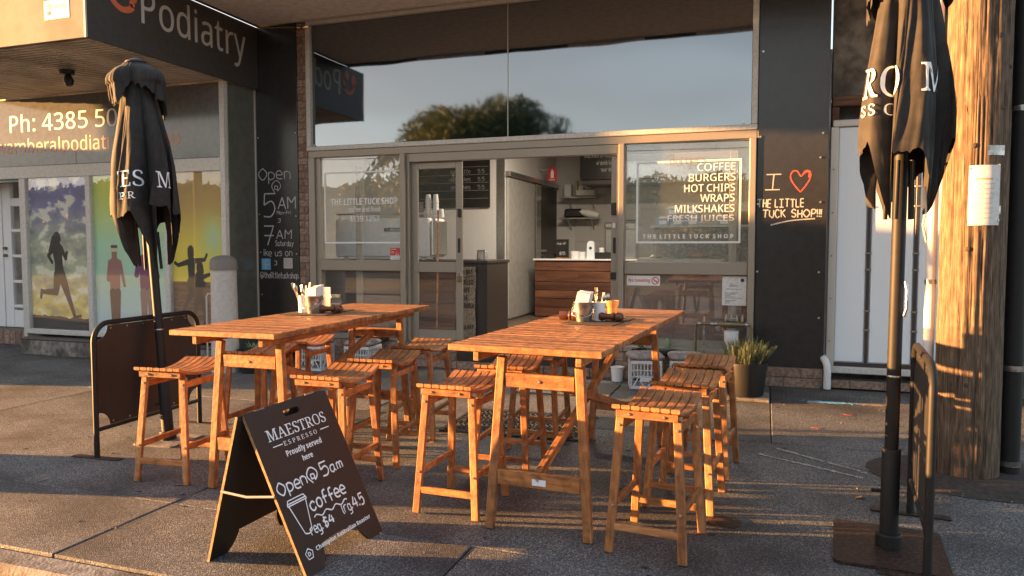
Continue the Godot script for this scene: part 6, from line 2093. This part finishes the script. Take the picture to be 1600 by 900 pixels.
	var gv := put("loose_grit", done(gravel), M.concrete)
	tag(gv, "scattered pale grit and small stones over the paving", "grit")
	gv.set_meta("kind", "stuff")
	var gum := begin()
	for i in 120:
		lathe(gum, [Vector2(rng.randf_range(0.008, 0.02), 0.0022), Vector2(0.006, 0.0034), Vector2(0, 0.0034)], 9, Transform3D(Basis().scaled(Vector3(1, 1, rng.randf_range(0.6, 1))), Vector3(rng.randf_range(-6, 2.2), 0.0, rng.randf_range(-7.6, -2.7))))
	var gs := put("gum_spots", done(gum), M.matrix)
	tag(gs, "flat dark spots of old gum trodden into the paving", "gum spots")
	gs.set_meta("kind", "stuff")
	# chalk drawings left on the paving: ragged rubbed patches and two long lines
	chalk_patch("rubbed blue chalk patch on the paving before the white door", Vector3(0.62, 0.0045, -7.62), 0.20, 0.05, M.chalk_blue, 420)
	chalk_patch("rubbed cream chalk patch on the paving before the white door", Vector3(0.98, 0.0045, -7.62), 0.11, 0.03, M.sack, 160)
	chalk_patch("faint green chalk scribble on the paving before the white door", Vector3(0.93, 0.0045, -7.95), 0.22, 0.06, M.succulent, 120)
	chalk_patch("small red chalk mark on the sunlit paving", Vector3(0.72, 0.0045, -7.1), 0.04, 0.03, M.chalk_red, 26)
	chalk_patch("red chalk smear on the sunlit paving beside the slab joint", Vector3(0.42, 0.0045, -6.5), 0.04, 0.03, M.chalk_red, 22)
	for q in [[Vector3(0.10, 0, -5.75), Vector3(0.66, 0, -5.30)], [Vector3(-0.02, 0, -5.55), Vector3(0.62, 0, -5.18)]]:
		var st := begin()
		for i in 150:
			var t := rng.randf()
			var p: Vector3 = q[0].lerp(q[1], t) + Vector3(rng.randfn() * 0.005, 0.0034, rng.randfn() * 0.007)
			cb(st, Vector3(rng.randf_range(0.008, 0.028), 0.0003, 0.010), 0, Transform3D(Basis(Vector3.UP, atan2(-(q[1] - q[0]).z, (q[1] - q[0]).x) + rng.randfn() * 0.2), p))
		single("chalk_line", "long white chalk line drawn on the paving beside the umbrella pole", "chalk mark", done(st), M.chalk, Vector3.ZERO, "chalk lines on the paving").set_meta("kind", "stuff")

func chalk_patch(label, at: Vector3, rx: float, rz: float, m, n: int):
	var st := begin()
	for i in n:
		var p := Vector3(rng.randfn() * rx * 0.55, rng.randf() * 0.0006, rng.randfn() * rz * 0.55)
		cb(st, Vector3(rng.randf_range(0.005, 0.022), 0.0008, rng.randf_range(0.004, 0.012)), 0, Transform3D(Basis(Vector3.UP, rng.randf_range(-0.6, 0.6)), p))
	single("chalk_mark", label, "chalk mark", done(st), m, at).set_meta("kind", "stuff")

func rosemary(parent, base: Vector3, spread: float, hgt: float, stems: int):
	var st := begin()
	var tips := begin()
	var wood := begin(true)
	for i in stems:
		var a := rng.randf() * TAU
		var r := sqrt(rng.randf()) * spread * 0.75
		var p := base + Vector3(cos(a) * r, 0, sin(a) * r)
		var out := Vector3(cos(a), 0, sin(a)) * rng.randf_range(0.05, 0.40) * (r / spread + 0.15)
		var l := hgt * rng.randf_range(0.55, 1.05) * (1.0 - 0.4 * pow(r / spread, 2.0))
		var d := (Vector3.UP + out + Vector3(rng.randfn(), 0, rng.randfn()) * 0.16).normalized()
		tube(wood, [p, p + d * l * 0.5, p + d * l * 0.9 + Vector3(0, 0.01, 0)], [0.003, 0.0022, 0.001], 4, false)
		var n := int(l / 0.0036)
		for k in n:
			var t := (k + 2.0) / (n + 2.0)
			var q := p + d * l * t + out * 0.10 * t * t + Vector3(sin(i * 3.1 + t * 4.0), 0, cos(i * 1.7 + t * 4.0)) * 0.012 * t
			var b := k * 2.4 + i
			var side := Vector3(cos(b), 0, sin(b))
			side = (side - d * side.dot(d)).normalized()
			var len := rng.randf_range(0.018, 0.032) * (1.1 - 0.55 * t)
			var e := q + (side * 1.0 + d * 0.7 + Vector3(rng.randfn(), rng.randfn(), rng.randfn()) * 0.25).normalized() * len
			var w := side.cross(d) * 0.0022
			var s = tips if t > 0.82 and i % 3 == 0 else st
			s.add_vertex(q - w)
			s.add_vertex(q + w)
			s.add_vertex(e)
	put("stems", done(wood), M.bark, parent)
	put("foliage", done(st), M.rosemary, parent).set_meta("kind", "stuff")
	put("new_growth", done(tips), M.rosemary_tip, parent).set_meta("kind", "stuff")

func blade_plant(parent, base: Vector3, n: int, l: float, spread: float):
	for i in n:
		var a := i * 2.4
		var el := rng.randf_range(0.35, 1.3)
		var d := Vector3(cos(a) * cos(el), sin(el), sin(a) * cos(el))
		var p := base + Vector3(cos(a), 0, sin(a)) * spread * 0.35 * rng.randf()
		var side := d.cross(Vector3.UP).normalized()
		var st := begin()
		var ll := l * rng.randf_range(0.7, 1.2)
		for k in 4:
			var t0 := k / 4.0
			var t1 := (k + 1) / 4.0
			var w0 := 0.012 * sin(PI * (0.15 + 0.85 * t0))
			var w1 := 0.012 * sin(PI * (0.15 + 0.85 * t1))
			var c0 := p + d * ll * t0 - Vector3(0, 0.05 * t0 * t0, 0)
			var c1 := p + d * ll * t1 - Vector3(0, 0.05 * t1 * t1, 0)
			quad(st, c0 - side * w0, c1 - side * w1, c1 + side * w1, c0 + side * w0, Vector3.UP)
		put("leaf", done(st), M.succulent if i % 3 else M.rosemary, parent)

func rubber_mat(label: String, at: Vector3, turn: float, w: float, d: float):
	var t := thing("rubber_mat", label, "mat", at, turn)
	var st := begin()
	for s in [-1.0, 1.0]:
		cb(st, Vector3(w, 0.012, 0.03), 0.003, Transform3D(Basis(), Vector3(0, 0.010, s * (d / 2 - 0.015))))
		cb(st, Vector3(0.03, 0.012, d - 0.06), 0.003, Transform3D(Basis(), Vector3(s * (w / 2 - 0.015), 0.010, 0)))
		cb(st, Vector3(0.02, 0.012, d - 0.06), 0.003, Transform3D(Basis(), Vector3(s * w * 0.13, 0.010, 0)))
	put("border", done(st), M.rubber, t)
	var b := begin()
	var n := int(w / 0.042)
	for i in n:
		for j in int(d / 0.08):
			var x := -w / 2 + 0.05 + i * 0.042
			var z := -d / 2 + 0.06 + j * 0.08
			cb(b, Vector3(0.018, 0.010, 0.082), 0.002, Transform3D(Basis(Vector3.UP, 0.62 if j % 2 else -0.62), Vector3(x, 0.009 + 0.0004 * (j % 2), z)))
	put("web", done(b), M.rubber, t).set_meta("kind", "stuff")

# ---------------------------------------------------------------- the scene
